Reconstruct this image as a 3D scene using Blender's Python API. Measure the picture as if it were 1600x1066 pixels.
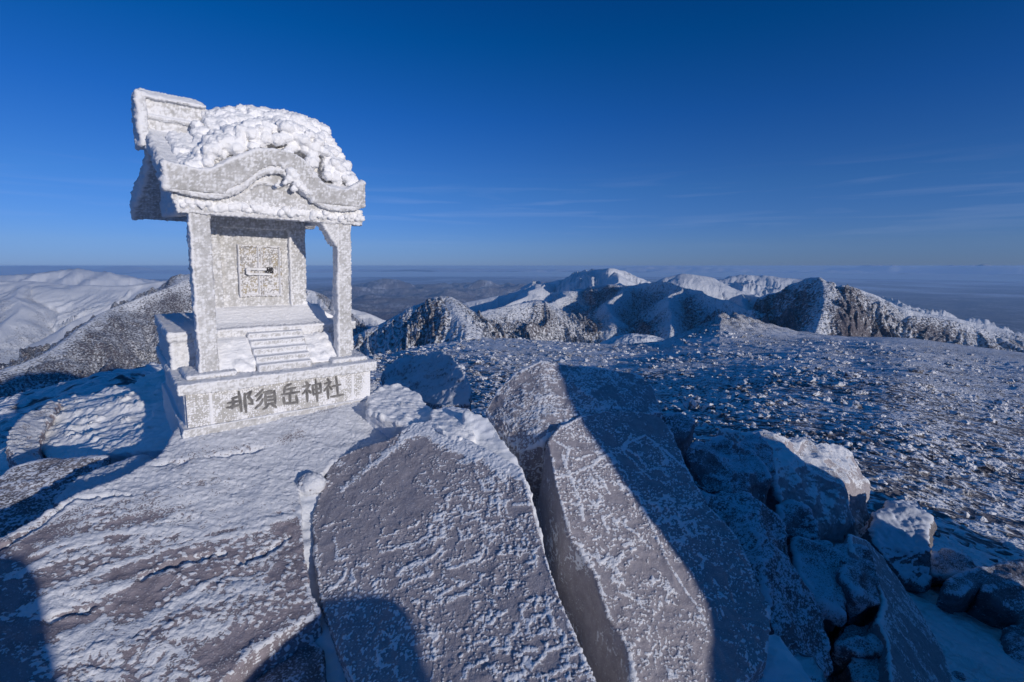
import bpy, bmesh, math, random
import numpy as np
from mathutils import Matrix, Vector

scene = bpy.context.scene
for o in list(bpy.data.objects):
    bpy.data.objects.remove(o)
rad = math.radians

# ------------------------------------------------------------------ camera
F_PX = 755.0                     # focal length in photo pixels (1600 wide)
PITCH = math.atan((533 - 415.5) / F_PX)
ROLL = rad(0.0)
cam_d = bpy.data.cameras.new("camera")
cam = bpy.data.objects.new("camera", cam_d)
scene.collection.objects.link(cam)
cam_d.sensor_width = 36.0
cam_d.lens = F_PX / 1600 * 36
cam_d.clip_start = 0.05
cam_d.clip_end = 300000
cam.location = (0, 0, 0)
cam.rotation_euler = (math.pi / 2 - PITCH, ROLL, 0)
scene.camera = cam

# ------------------------------------------------------------------ sun, sky
SUN_AZ = rad(46)                 # measured from straight behind the camera towards the right
SUN_EL = rad(8.8)
S = np.array([math.sin(SUN_AZ) * math.cos(SUN_EL), -math.cos(SUN_AZ) * math.cos(SUN_EL), math.sin(SUN_EL)])
sun_d = bpy.data.lights.new("sun", 'SUN')
sun = bpy.data.objects.new("sun", sun_d)
scene.collection.objects.link(sun)
sun_d.energy = 2.9
sun_d.angle = rad(0.6)
sun_d.color = (1.0, 0.92, 0.83)
sun.location = (20, -20, 10)
sun.rotation_euler = Vector(S).to_track_quat('Z', 'Y').to_euler()

world = bpy.data.worlds.new("World")
scene.world = world
world.use_nodes = True
nt = world.node_tree
nt.nodes.clear()
N, Lk = nt.nodes.new, nt.links.new
out = N('ShaderNodeOutputWorld')
bg = N('ShaderNodeBackground')
sky = N('ShaderNodeTexSky')
sky.sky_type = 'NISHITA'
sky.sun_disc = False
sky.sun_elevation = SUN_EL
sky.sun_rotation = math.atan2(S[0], S[1])
sky.altitude = 1900
sky.air_density = 1.0
sky.dust_density = 0.0
sky.ozone_density = 3.0
hs = N('ShaderNodeHueSaturation')
hs.inputs['Saturation'].default_value = 1.0
hs.inputs['Value'].default_value = 1.0
Lk(sky.outputs[0], hs.inputs['Color'])
# thin cirrus, part of the sky itself
geo = N('ShaderNodeTexCoord')
sep = N('ShaderNodeSeparateXYZ'); Lk(geo.outputs['Generated'], sep.inputs[0])
mp = N('ShaderNodeMapping'); mp.inputs['Scale'].default_value = (1.6, 1.6, 26.0)
mp.inputs['Rotation'].default_value = (0, rad(-2.5), 0)
Lk(geo.outputs['Generated'], mp.inputs[0])
cn = N('ShaderNodeTexNoise'); cn.inputs['Scale'].default_value = 2.2
cn.inputs['Detail'].default_value = 7; cn.inputs['Distortion'].default_value = 0.6
Lk(mp.outputs[0], cn.inputs['Vector'])
cr = N('ShaderNodeMapRange'); cr.inputs[1].default_value = 0.52; cr.inputs[2].default_value = 0.85
Lk(cn.outputs[0], cr.inputs[0])
b1 = N('ShaderNodeMapRange'); b1.inputs[1].default_value = 0.02; b1.inputs[2].default_value = 0.08
b1.interpolation_type = 'SMOOTHSTEP'
Lk(sep.outputs[2], b1.inputs[0])
b2 = N('ShaderNodeMapRange'); b2.inputs[1].default_value = 0.11; b2.inputs[2].default_value = 0.20
b2.inputs[3].default_value = 1; b2.inputs[4].default_value = 0; b2.interpolation_type = 'SMOOTHSTEP'
Lk(sep.outputs[2], b2.inputs[0])
m1 = N('ShaderNodeMath'); m1.operation = 'MULTIPLY'; Lk(b1.outputs[0], m1.inputs[0]); Lk(b2.outputs[0], m1.inputs[1])
m2 = N('ShaderNodeMath'); m2.operation = 'MULTIPLY'; Lk(m1.outputs[0], m2.inputs[0]); Lk(cr.outputs[0], m2.inputs[1])
m3 = N('ShaderNodeMath'); m3.operation = 'MULTIPLY'; Lk(m2.outputs[0], m3.inputs[0]); m3.inputs[1].default_value = 0.10
cm = N('ShaderNodeMixRGB'); cm.inputs['Color2'].default_value = (4.4, 4.8, 6.0, 1)
# colour filter: deep mountain blue; unseen zenith part brightened to lift light in the shade
tr = N('ShaderNodeValToRGB'); el = tr.color_ramp.elements
el[0].position = 0.0; el[0].color = (.21, .32, .80, 1)
el[1].position = 0.80; el[1].color = (.10, .75, 1.0, 1)
for pos, c in ((0.04, (.26, .36, .73)), (0.145, (.20, .385, .71)), (0.27, (.08, .345, .73)), (0.39, (.008, .32, .66)), (0.50, (.006, .27, .60)), (0.62, (.03, .50, .90))):
    e = el.new(pos); e.color = (*c, 1)
Lk(sep.outputs[2], tr.inputs[0])
tm = N('ShaderNodeMixRGB'); tm.blend_type = 'MULTIPLY'; tm.inputs['Fac'].default_value = 1.0
Lk(hs.outputs[0], tm.inputs['Color1']); Lk(tr.outputs[0], tm.inputs['Color2'])
Lk(m3.outputs[0], cm.inputs['Fac']); Lk(tm.outputs[0], cm.inputs['Color1'])
bg.inputs['Strength'].default_value = 0.15
Lk(cm.outputs[0], bg.inputs['Color'])
Lk(bg.outputs[0], out.inputs['Surface'])

scene.view_settings.view_transform = 'Standard'
scene.view_settings.look = 'None'
scene.view_settings.exposure = 0.0
scene.view_settings.gamma = 1.0
scene.view_settings.use_curve_mapping = False
scene.cycles.use_denoising = True
scene.cycles.max_bounces = 4
scene.cycles.diffuse_bounces = 3
scene.cycles.volume_bounces = 1

# ------------------------------------------------------------------ helpers
def ray(px, py):
    a = (px - 800) / F_PX
    b = (533 - py) / F_PX
    return np.array([a, math.cos(PITCH) + b * math.sin(PITCH), -math.sin(PITCH) + b * math.cos(PITCH)])

def atY(px, py, Y):
    d = ray(px, py); return d * (Y / d[1])

def atZ(px, py, z):
    d = ray(px, py); return d * (z / d[2])

def plane3(a, b, c):
    n = np.cross(b - a, c - a); n /= np.linalg.norm(n)
    if n[2] < 0: n = -n
    return n, a

def onplane(px, py, pl):
    n, a = pl
    d = ray(px, py)
    return d * (np.dot(n, a) / np.dot(n, d))

def _hash(ix, iy, iz, seed):
    h = (ix.astype(np.int64) * 374761393 + iy.astype(np.int64) * 668265263 + iz.astype(np.int64) * 2147483647 + seed * 974634777) & 0xFFFFFFFF
    h = ((h ^ (h >> 13)) * 1274126177) & 0xFFFFFFFF
    h = ((h ^ (h >> 16)) * 2246822519) & 0xFFFFFFFF
    h = h ^ (h >> 15)
    return (h & 0xFFFFFF).astype(np.float32) / np.float32(0xFFFFFF)

def vnoise(P, seed=0):
    """value noise -1..1, P (n,3) or (n,2)"""
    i = np.floor(P).astype(np.int32)
    f = (P - i).astype(np.float32)
    w = f * f * f * (f * (f * 6 - 15) + 10)
    if P.shape[1] == 2:
        z = np.zeros(len(P), np.int32)
        r = 0
        for dx in (0, 1):
            for dy in (0, 1):
                k = (w[:, 0] if dx else 1 - w[:, 0]) * (w[:, 1] if dy else 1 - w[:, 1])
                r = r + k * _hash(i[:, 0] + dx, i[:, 1] + dy, z, seed)
        return r * 2 - 1
    r = 0
    for dx in (0, 1):
        for dy in (0, 1):
            for dz in (0, 1):
                k = (w[:, 0] if dx else 1 - w[:, 0]) * (w[:, 1] if dy else 1 - w[:, 1]) * (w[:, 2] if dz else 1 - w[:, 2])
                r = r + k * _hash(i[:, 0] + dx, i[:, 1] + dy, i[:, 2] + dz, seed)
    return r * 2 - 1

def fbm(P, octaves=4, seed=0, gain=0.5, ridged=False):
    r = 0; a = 1.0; t = 0
    for k in range(octaves):
        v = vnoise(P * (2.03 ** k) + 17.3 * k, seed + k)
        if ridged: v = 1 - 2 * np.abs(v)
        r = r + a * v; t += a; a *= gain
    return r / t

def cell(P, seed=0):
    """F1 distance of jittered cells (approximate), about 0..1"""
    if P.shape[1] == 2: P = np.c_[P, np.full(len(P), 0.5)]
    b = np.floor(P - 0.5).astype(np.int32)
    best = np.full(len(P), 9.0, np.float32)
    for dx in (0, 1):
        for dy in (0, 1):
            for dz in (0, 1):
                ix, iy, iz = b[:, 0] + dx, b[:, 1] + dy, b[:, 2] + dz
                cx = ix + 0.2 + 0.6 * _hash(ix, iy, iz, seed)
                cy = iy + 0.2 + 0.6 * _hash(ix, iy, iz, seed + 7)
                cz = iz + 0.2 + 0.6 * _hash(ix, iy, iz, seed + 13)
                d = (P[:, 0] - cx) ** 2 + (P[:, 1] - cy) ** 2 + (P[:, 2] - cz) ** 2
                best = np.minimum(best, d)
    return np.sqrt(best)

def sstep(a, b, x):
    t = np.clip((x - a) / (b - a), 0, 1)
    return t * t * (3 - 2 * t)

def make_mesh(name, V, Fq, attrs=None, mat=None, smooth=True):
    me = bpy.data.meshes.new(name)
    Fq = np.asarray(Fq, np.int32)
    k = Fq.shape[1]
    me.vertices.add(len(V)); me.vertices.foreach_set('co', np.asarray(V, np.float32).ravel())
    me.loops.add(Fq.size); me.loops.foreach_set('vertex_index', Fq.ravel())
    me.polygons.add(len(Fq))
    me.polygons.foreach_set('loop_start', np.arange(0, Fq.size, k, dtype=np.int32))
    me.polygons.foreach_set('loop_total', np.full(len(Fq), k, np.int32))
    me.polygons.foreach_set('use_smooth', np.full(len(Fq), smooth, bool))
    me.update(calc_edges=True)
    for an, av in (attrs or {}).items():
        a = me.attributes.new(an, 'FLOAT', 'POINT')
        a.data.foreach_set('value', np.asarray(av, np.float32))
    if mat: me.materials.append(mat)
    return me

def link(name, me, parent=None):
    o = bpy.data.objects.new(name, me)
    scene.collection.objects.link(o)
    if parent: o.parent = parent
    return o

def tag(o, label=None, cat=None, group=None, kind=None):
    if label: o['label'] = label
    if cat: o['category'] = cat
    if group: o['group'] = group
    if kind: o['kind'] = kind
    return o

def grid_faces(nr, nc):
    i = np.arange(nr - 1)[:, None] * nc + np.arange(nc - 1)[None, :]
    i = i.ravel()
    return np.c_[i, i + 1, i + nc + 1, i + nc]

def remeshed(bm, voxel, smooth_it=0):
    """voxel-remesh a bmesh and give back vertices, normals, quads"""
    me = bpy.data.meshes.new('tmp'); bm.to_mesh(me); bm.free()
    o = bpy.data.objects.new('tmp', me); scene.collection.objects.link(o)
    m = o.modifiers.new('r', 'REMESH'); m.mode = 'VOXEL'; m.voxel_size = voxel; m.adaptivity = 0
    if smooth_it:
        s = o.modifiers.new('s', 'SMOOTH'); s.iterations = smooth_it; s.factor = 0.5
    dg = bpy.context.evaluated_depsgraph_get()
    ev = o.evaluated_get(dg); m2 = bpy.data.meshes.new_from_object(ev)
    n = len(m2.vertices)
    V = np.empty(n * 3, np.float32); m2.vertices.foreach_get('co', V)
    Nn = np.empty(n * 3, np.float32); m2.vertices.foreach_get('normal', Nn)
    lt = np.empty(len(m2.polygons), np.int32); m2.polygons.foreach_get('loop_total', lt)
    lv = np.empty(len(m2.loops), np.int32); m2.loops.foreach_get('vertex_index', lv)
    if not (lt == 4).all(): print('non quads', (lt != 4).sum())
    bpy.data.objects.remove(o); bpy.data.meshes.remove(me); bpy.data.meshes.remove(m2)
    return V.reshape(-1, 3).astype(np.float64), Nn.reshape(-1, 3).astype(np.float64), lv.reshape(-1, 4)

def vnormals(V, Fq):
    a = V[Fq[:, 2]] - V[Fq[:, 0]]; b = V[Fq[:, 3 if Fq.shape[1] == 4 else 1]] - V[Fq[:, 1 if Fq.shape[1] == 4 else 0]]
    n = np.cross(a, b)
    if Fq.shape[1] == 3: n = -n
    r = np.zeros_like(V)
    for k in range(3):
        for c in range(Fq.shape[1]):
            r[:, k] += np.bincount(Fq[:, c], n[:, k], len(V))
    return r / (np.linalg.norm(r, axis=1)[:, None] + 1e-12)

def add_box(bm, a, b):
    x0, y0, z0 = a; x1, y1, z1 = b
    vs = [bm.verts.new(p) for p in ((x0, y0, z0), (x1, y0, z0), (x1, y1, z0), (x0, y1, z0), (x0, y0, z1), (x1, y0, z1), (x1, y1, z1), (x0, y1, z1))]
    for f in ((0, 3, 2, 1), (4, 5, 6, 7), (0, 1, 5, 4), (1, 2, 6, 5), (2, 3, 7, 6), (3, 0, 4, 7)):
        bm.faces.new([vs[i] for i in f])

def add_poly_prism(bm, A, B):
    """closed solid between two equal-length outlines A and B (lists of 3-D points)"""
    va = [bm.verts.new(tuple(p)) for p in A]; vb = [bm.verts.new(tuple(p)) for p in B]
    n = len(A)
    fs = [bm.faces.new(va), bm.faces.new(vb[::-1])]
    for i in range(n):
        j = (i + 1) % n
        fs.append(bm.faces.new((va[j], va[i], vb[i], vb[j])))
    bmesh.ops.triangulate(bm, faces=[f for f in fs[:2]])
    bmesh.ops.recalc_face_normals(bm, faces=bm.faces[:])

def add_ball(bm, c, r, sub=1):
    m = Matrix.Translation(Vector(c)) @ Matrix.Diagonal(Vector((r if np.isscalar(r) else r[0], r if np.isscalar(r) else r[1], r if np.isscalar(r) else r[2], 1)))
    bmesh.ops.create_icosphere(bm, subdivisions=sub, radius=1, matrix=m)

def add_hull(bm, pts):
    vs = [bm.verts.new(tuple(p)) for p in pts]
    r = bmesh.ops.convex_hull(bm, input=vs)
    junk = [g for g in r['geom_interior'] if isinstance(g, bmesh.types.BMVert)]
    if junk: bmesh.ops.delete(bm, geom=junk, context='VERTS')
    bmesh.ops.recalc_face_normals(bm, faces=bm.faces[:])

# ------------------------------------------------------------------ materials
def frost_mat(name, rock, frost, edge=(0.42, 0.58), noise_scale=160, bump=0.4, bump_dist=0.004, rock2=None, thr_noise=0.25, mid=None):
    m = bpy.data.materials.new(name); m.use_nodes = True
    t = m.node_tree; n = t.nodes; l = t.links; n.clear()
    o = n.new('ShaderNodeOutputMaterial'); b = n.new('ShaderNodeBsdfPrincipled'); l.new(b.outputs[0], o.inputs[0])
    b.inputs['Specular IOR Level'].default_value = 0.25
    at = n.new('ShaderNodeAttribute'); at.attribute_name = 'frost'
    tc = n.new('ShaderNodeTexCoord')
    nz = n.new('ShaderNodeTexNoise'); nz.inputs['Scale'].default_value = noise_scale; nz.inputs['Detail'].default_value = 4
    l.new(tc.outputs['Object'], nz.inputs['Vector'])
    nb = n.new('ShaderNodeTexNoise'); nb.inputs['Scale'].default_value = noise_scale * 0.13; nb.inputs['Detail'].default_value = 5
    l.new(tc.outputs['Object'], nb.inputs['Vector'])
    s = n.new('ShaderNodeMath'); s.operation = 'MULTIPLY_ADD'; s.inputs[1].default_value = thr_noise * 2; s.inputs[2].default_value = -thr_noise
    l.new(nz.outputs[0], s.inputs[0])
    a = n.new('ShaderNodeMath'); a.operation = 'ADD'; l.new(at.outputs['Fac'], a.inputs[0]); l.new(s.outputs[0], a.inputs[1])
    r = n.new('ShaderNodeMapRange'); r.inputs[1].default_value = edge[0]; r.inputs[2].default_value = edge[1]; r.interpolation_type = 'SMOOTHSTEP'
    l.new(a.outputs[0], r.inputs[0])
    rc = n.new('ShaderNodeMixRGB'); rc.inputs[1].default_value = (*rock, 1); rc.inputs[2].default_value = (*(rock2 or tuple(c * 0.6 for c in rock)), 1)
    rr = n.new('ShaderNodeMapRange'); rr.inputs[1].default_value = 0.4; rr.inputs[2].default_value = 0.62
    l.new(nb.outputs[0], rr.inputs[0]); l.new(rr.outputs[0], rc.inputs[0])
    # fine frost grain lying on the bare stone
    g = n.new('ShaderNodeMapRange'); g.inputs[1].default_value = 0.58; g.inputs[2].default_value = 0.72; g.inputs[4].default_value = 0.55
    l.new(nz.outputs[0], g.inputs[0])
    gm = n.new('ShaderNodeMixRGB'); gm.inputs[2].default_value = (*frost, 1); l.new(g.outputs[0], gm.inputs[0]); l.new(rc.outputs[0], gm.inputs[1])
    mx = n.new('ShaderNodeMixRGB'); mx.inputs[2].default_value = (*frost, 1)
    l.new(r.outputs[0], mx.inputs[0]); l.new(gm.outputs[0], mx.inputs[1])
    l.new(mx.outputs[0], b.inputs['Base Color'])
    rg = n.new('ShaderNodeMapRange'); rg.inputs[3].default_value = 0.75; rg.inputs[4].default_value = 0.5
    l.new(r.outputs[0], rg.inputs[0]); l.new(rg.outputs[0], b.inputs['Roughness'])
    bp = n.new('ShaderNodeBump'); bp.inputs['Strength'].default_value = bump; bp.inputs['Distance'].default_value = bump_dist
    h = n.new('ShaderNodeMath'); h.operation = 'MULTIPLY_ADD'; h.inputs[1].default_value = 0.6; l.new(r.outputs[0], h.inputs[0]); l.new(nz.outputs[0], h.inputs[2])
    l.new(h.outputs[0], bp.inputs['Height']); l.new(bp.outputs[0], b.inputs['Normal'])
    return m

HAZE_D = 2.2e-5
WHITE = (0.80, 0.82, 0.86)
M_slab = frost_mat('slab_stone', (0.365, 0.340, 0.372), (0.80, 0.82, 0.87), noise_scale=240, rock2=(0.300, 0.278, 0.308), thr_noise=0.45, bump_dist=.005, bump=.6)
M_left = frost_mat('crusted_stone', (0.285, 0.255, 0.285), (0.66, 0.68, 0.73), noise_scale=190, rock2=(0.22, 0.195, 0.22), thr_noise=0.55, bump_dist=.006, bump=.6)
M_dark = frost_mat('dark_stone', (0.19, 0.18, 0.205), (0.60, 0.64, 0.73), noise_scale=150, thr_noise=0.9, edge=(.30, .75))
M_shrine = frost_mat('rimed_granite', (0.50, 0.495, 0.49), (0.80, 0.805, 0.825), noise_scale=260, rock2=(0.40, 0.395, 0.385), thr_noise=0.12, bump=0.5, edge=(.25, .85))
M_rime = frost_mat('rime_ice', (0.82, 0.83, 0.86), (0.90, 0.90, 0.91), noise_scale=130, rock2=(0.70, 0.72, 0.78), thr_noise=0.2, bump=0.5, bump_dist=0.006)
M_ground = frost_mat('frosted_ground', (0.20, 0.192, 0.215), (0.80, 0.81, 0.85), noise_scale=8, rock2=(0.11, 0.105, 0.12), edge=(.30, .72), thr_noise=1.3, bump=0.9, bump_dist=0.16)
M_mount = frost_mat('mountain_snow', (0.165, 0.148, 0.160), (0.74, 0.76, 0.80), noise_scale=0.15, rock2=(0.12, 0.106, 0.115), edge=(.22, .84), thr_noise=1.25, bump=1.0, bump_dist=6.0)
M_snow = frost_mat('drift_snow', (0.72, 0.75, 0.80), (0.80, 0.82, 0.86), noise_scale=60, rock2=(0.68, 0.71, 0.78), thr_noise=0.2, bump=0.35, bump_dist=0.006)

def plain_mat(name, col, rough=0.6, metal=0.0):
    m = bpy.data.materials.new(name); m.use_nodes = True
    b = m.node_tree.nodes['Principled BSDF']
    nz = m.node_tree.nodes.new('ShaderNodeTexNoise'); nz.inputs['Scale'].default_value = 150; nz.inputs['Detail'].default_value = 3
    mx = m.node_tree.nodes.new('ShaderNodeMixRGB'); mx.inputs[1].default_value = (*[c * .8 for c in col], 1); mx.inputs[2].default_value = (*[min(1, c * 1.25) for c in col], 1)
    m.node_tree.links.new(nz.outputs[0], mx.inputs[0]); m.node_tree.links.new(mx.outputs[0], b.inputs['Base Color'])
    b.inputs['Roughness'].default_value = rough; b.inputs['Metallic'].default_value = metal
    return m

# ------------------------------------------------------------------ terrain
def azi(px, py):
    d = ray(px, py); return math.atan2(d[0], d[1])

def crest_pts(pts):
    """(px, py, distance ahead) -> 3-D crest points"""
    return np.array([atY(*p) for p in pts])

CR = [(-400, 700, 4.5), (-150, 672, 4.5), (0, 648, 4.8), (120, 609, 5), (250, 580, 5.5), (400, 566, 20), (500, 562, 32), (590, 560, 45), (640, 546, 52), (700, 536, 60),
      (760, 529, 66), (850, 533, 70), (960, 540, 70), (1050, 533, 74), (1150, 527, 80), (1250, 524, 78), (1330, 527, 76),
      (1420, 526, 76), (1500, 539, 72), (1600, 553, 66), (1800, 580, 60), (2300, 640, 45)]
_az = np.array([azi(a, b) for a, b, c in CR])
_cp = crest_pts(CR)
_dc = np.hypot(_cp[:, 0], _cp[:, 1]); _zc = _cp[:, 2]
# close the circle behind the camera
AZ = np.r_[-math.pi, -2.0, -1.4, _az, 1.6, 2.2, math.pi]
DC = np.r_[25, 15, 6, _dc, 40, 35, 25]
ZC = np.r_[-5.5, -4.5, -3.0, _zc, -9, -8.0, -5.5]
S0_AZ = [-math.pi, -1.3, azi(0, 700), azi(400, 700), azi(700, 700), azi(1100, 700), azi(1500, 700), 1.3, math.pi]
S0_Z = [-1.6, -1.35, -1.25, -1.25, -1.5, -1.9, -2.06, -2.05, -1.6]
R0 = 3.4

# smooth the tables so that no kink shows in the ground
_ta = np.linspace(-math.pi, math.pi, 1441)
def _smooth(xs, ys, sig):
    v = np.interp(_ta, xs, ys); k = np.exp(-.5 * (np.arange(-60, 61) / sig) ** 2); k /= k.sum()
    return np.convolve(np.r_[v[-61:-1], v, v[1:61]], k, 'valid')
_S0 = _smooth(S0_AZ, S0_Z, 30)
_DCS = _smooth(AZ, DC, 8); _ZCS = _smooth(AZ, ZC / DC, 6) * _DCS
S0_AZ, S0_Z, AZ, DC, ZC = _ta, _S0, _ta, _DCS, _ZCS

RIDGES = [  # crest points, flank slope, wood/rock amount, gully strength
    ([(-150, 440, 7000), (0, 430, 7000), (50, 427, 7000), (75, 423, 7000), (100, 421, 7000), (125, 418, 7000), (145, 421, 7000), (170, 423, 7000), (205, 438, 7000), (260, 455, 7000), (330, 480, 7000)], .5, .1, .9),
    ([(-200, 450, 3600), (0, 440, 3600), (50, 440, 3600), (110, 447, 3600), (190, 445, 3600), (250, 438, 3600), (290, 433, 3600), (330, 440, 3600), (400, 480, 3600)], .5, .0, .42),
    ([(50, 440, 3600), (28, 470, 3200), (0, 505, 2900), (-40, 560, 2500)], .6, .25, .5),
    ([(200, 445, 3600), (150, 478, 3250), (105, 512, 2950)], .55, .0, .4),
    ([(490, 455, 2700), (420, 441, 2700), (330, 430, 2650), (295, 435, 2600), (240, 455, 2350), (180, 485, 2100), (130, 512, 1900), (60, 550, 1700), (0, 575, 1600), (-100, 610, 1450)], .62, .52, .8),
    ([(490, 455, 2700), (520, 472, 2750), (560, 485, 2800), (620, 505, 2900), (680, 530, 3000)], .5, .2, .7),
    ([(500, 545, 1100), (540, 528, 1100), (580, 511, 1100), (620, 494, 1100), (650, 480, 1100), (690, 466, 1100), (705, 466, 1100), (725, 476, 1120), (750, 489, 1180), (765, 485, 1300), (795, 479, 1450), (830, 474, 1600), (865, 468, 2200), (905, 456, 2900)], .62, .55, .9),
    ([(705, 466, 1100), (712, 490, 1000), (730, 525, 900)], .75, .6, 1.),
    ([(905, 456, 2900), (950, 448, 2750), (990, 446, 2600), (1010, 440, 2500), (1035, 436, 2350), (1060, 446, 2150), (1100, 455, 1900), (1150, 470, 1650), (1180, 485, 1500)], .80, .62, 1.3),
    ([(990, 446, 2600), (965, 470, 2100), (945, 520, 1600), (935, 560, 1400)], .7, .55, 1.2),
    ([(905, 456, 2900), (880, 484, 2100), (850, 520, 1550)], .7, .55, 1.),
    ([(1060, 446, 2150), (1045, 480, 1750), (1030, 540, 1300)], .7, .6, 1.2),
    ([(660, 492, 4500), (690, 482, 4500), (720, 474, 4500), (760, 466, 4500), (790, 460, 4500), (830, 447, 4500), (860, 443, 5400), (885, 437, 5200), (905, 428, 5000), (925, 422, 4700), (945, 419, 4400), (975, 424, 4600), (1010, 438, 4900), (1040, 450, 5100), (1100, 470, 5300)], .6, .25, 1.0),
    ([(945, 419, 4500), (968, 440, 4000), (960, 470, 3500)], .5, .1, .8),
    ([(845, 445, 4500), (828, 462, 4100), (800, 480, 3700)], .5, .2, .8),
    ([(1010, 455, 3600), (1050, 434, 3600), (1075, 428, 3600), (1110, 434, 3600), (1150, 458, 3600), (1180, 475, 3600)], .45, .05, .6),
    ([(1100, 446, 7000), (1120, 438, 7000), (1145, 432, 7000), (1165, 429, 7000), (1200, 432, 7000), (1260, 438, 7000), (1300, 455, 7000)], .3, .2, .5),
    ([(1130, 480, 2300), (1142, 462, 2200), (1155, 456, 2150), (1180, 462, 2050), (1205, 456, 1950), (1240, 450, 1750), (1260, 441, 1620), (1278, 435, 1500), (1290, 436, 1450), (1300, 446, 1450), (1320, 458, 1480), (1345, 478, 1500), (1380, 500, 1500), (1420, 522, 1480), (1460, 550, 1450)], .8, .62, 1.0),
    ([(1290, 436, 1450), (1283, 465, 1320), (1275, 500, 1200), (1262, 550, 1050)], .85, .8, 1.2),
    ([(1155, 456, 2150), (1165, 475, 1800), (1190, 505, 1500)], .9, .8, 1.2),
    ([(1280, 465, 2600), (1310, 445, 2600), (1340, 450, 2600), (1375, 462, 2600), (1420, 480, 2500), (1450, 489, 2500), (1500, 497, 2500), (1550, 508, 2500), (1600, 528, 2400), (1700, 560, 2300)], .5, .4, .6),
    ([(1400, 530, 1600), (1430, 500, 1600), (1447, 492, 1600), (1480, 494, 1600), (1510, 500, 1600), (1550, 515, 1600), (1600, 545, 1500), (1680, 590, 1400)], .6, .75, .9),
    ([(955, 556, 250), (975, 530, 255), (990, 521, 260), (1008, 523, 260), (1030, 540, 262)], .5, .0, .1),
    ([(450, 480, 26000), (520, 456, 26000), (560, 446, 26000), (600, 434, 26000), (620, 437, 26000), (650, 447, 26000), (680, 458, 26000), (700, 460, 26000), (725, 448, 26000), (750, 437, 26000), (765, 438, 26000), (800, 452, 26000), (840, 468, 26000)], .42, .85, 1.0),
    ([(380, 470, 21000), (440, 466, 21000), (500, 461, 21000), (560, 470, 21500), (640, 464, 22000), (700, 471, 22000), (760, 463, 22500), (820, 468, 22500), (900, 458, 23000), (980, 470, 23500)], .35, .85, 1.0),
    ([(300, 452, 28500), (420, 446, 28500), (520, 450, 28500), (660, 444, 28500), (840, 447, 28500), (1000, 440, 28500)], .35, .7, 1.0),
]
SEGS = []
for rid, (pts, k, wood, gul) in enumerate(RIDGES):
    c = crest_pts(pts); s = 0
    for a, b in zip(c[:-1], c[1:]):
        L = np.linalg.norm((b - a)[:2]); SEGS.append((a, b, s, L, k, wood, gul, rid)); s += L

def near_z(x, y):
    r = np.hypot(x, y); az = np.arctan2(x, y)
    dc = np.interp(az, AZ, DC); zc = np.interp(az, AZ, ZC); z0 = np.interp(az, S0_AZ, S0_Z)
    t = np.clip((r - R0) / (dc - R0), 0, 1)
    z = z0 + (zc - z0) * ((t + .05) ** .5 - .05 ** .5) / (1.05 ** .5 - .05 ** .5)
    pxe = 800 + F_PX * np.tan(np.clip(az, -1.2, 1.2))
    lift = np.interp(pxe, [1035, 1100, 1128, 1160, 1185, 1250, 1330], [0, 1.9, 3.3, 3.0, 2.2, .6, 0])
    z += lift * (t ** 7)
    over = np.maximum(r - dc, 0)
    z -= 0.55 * (np.sqrt(over ** 2 + 9) - 3)
    return z, t, over

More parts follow.
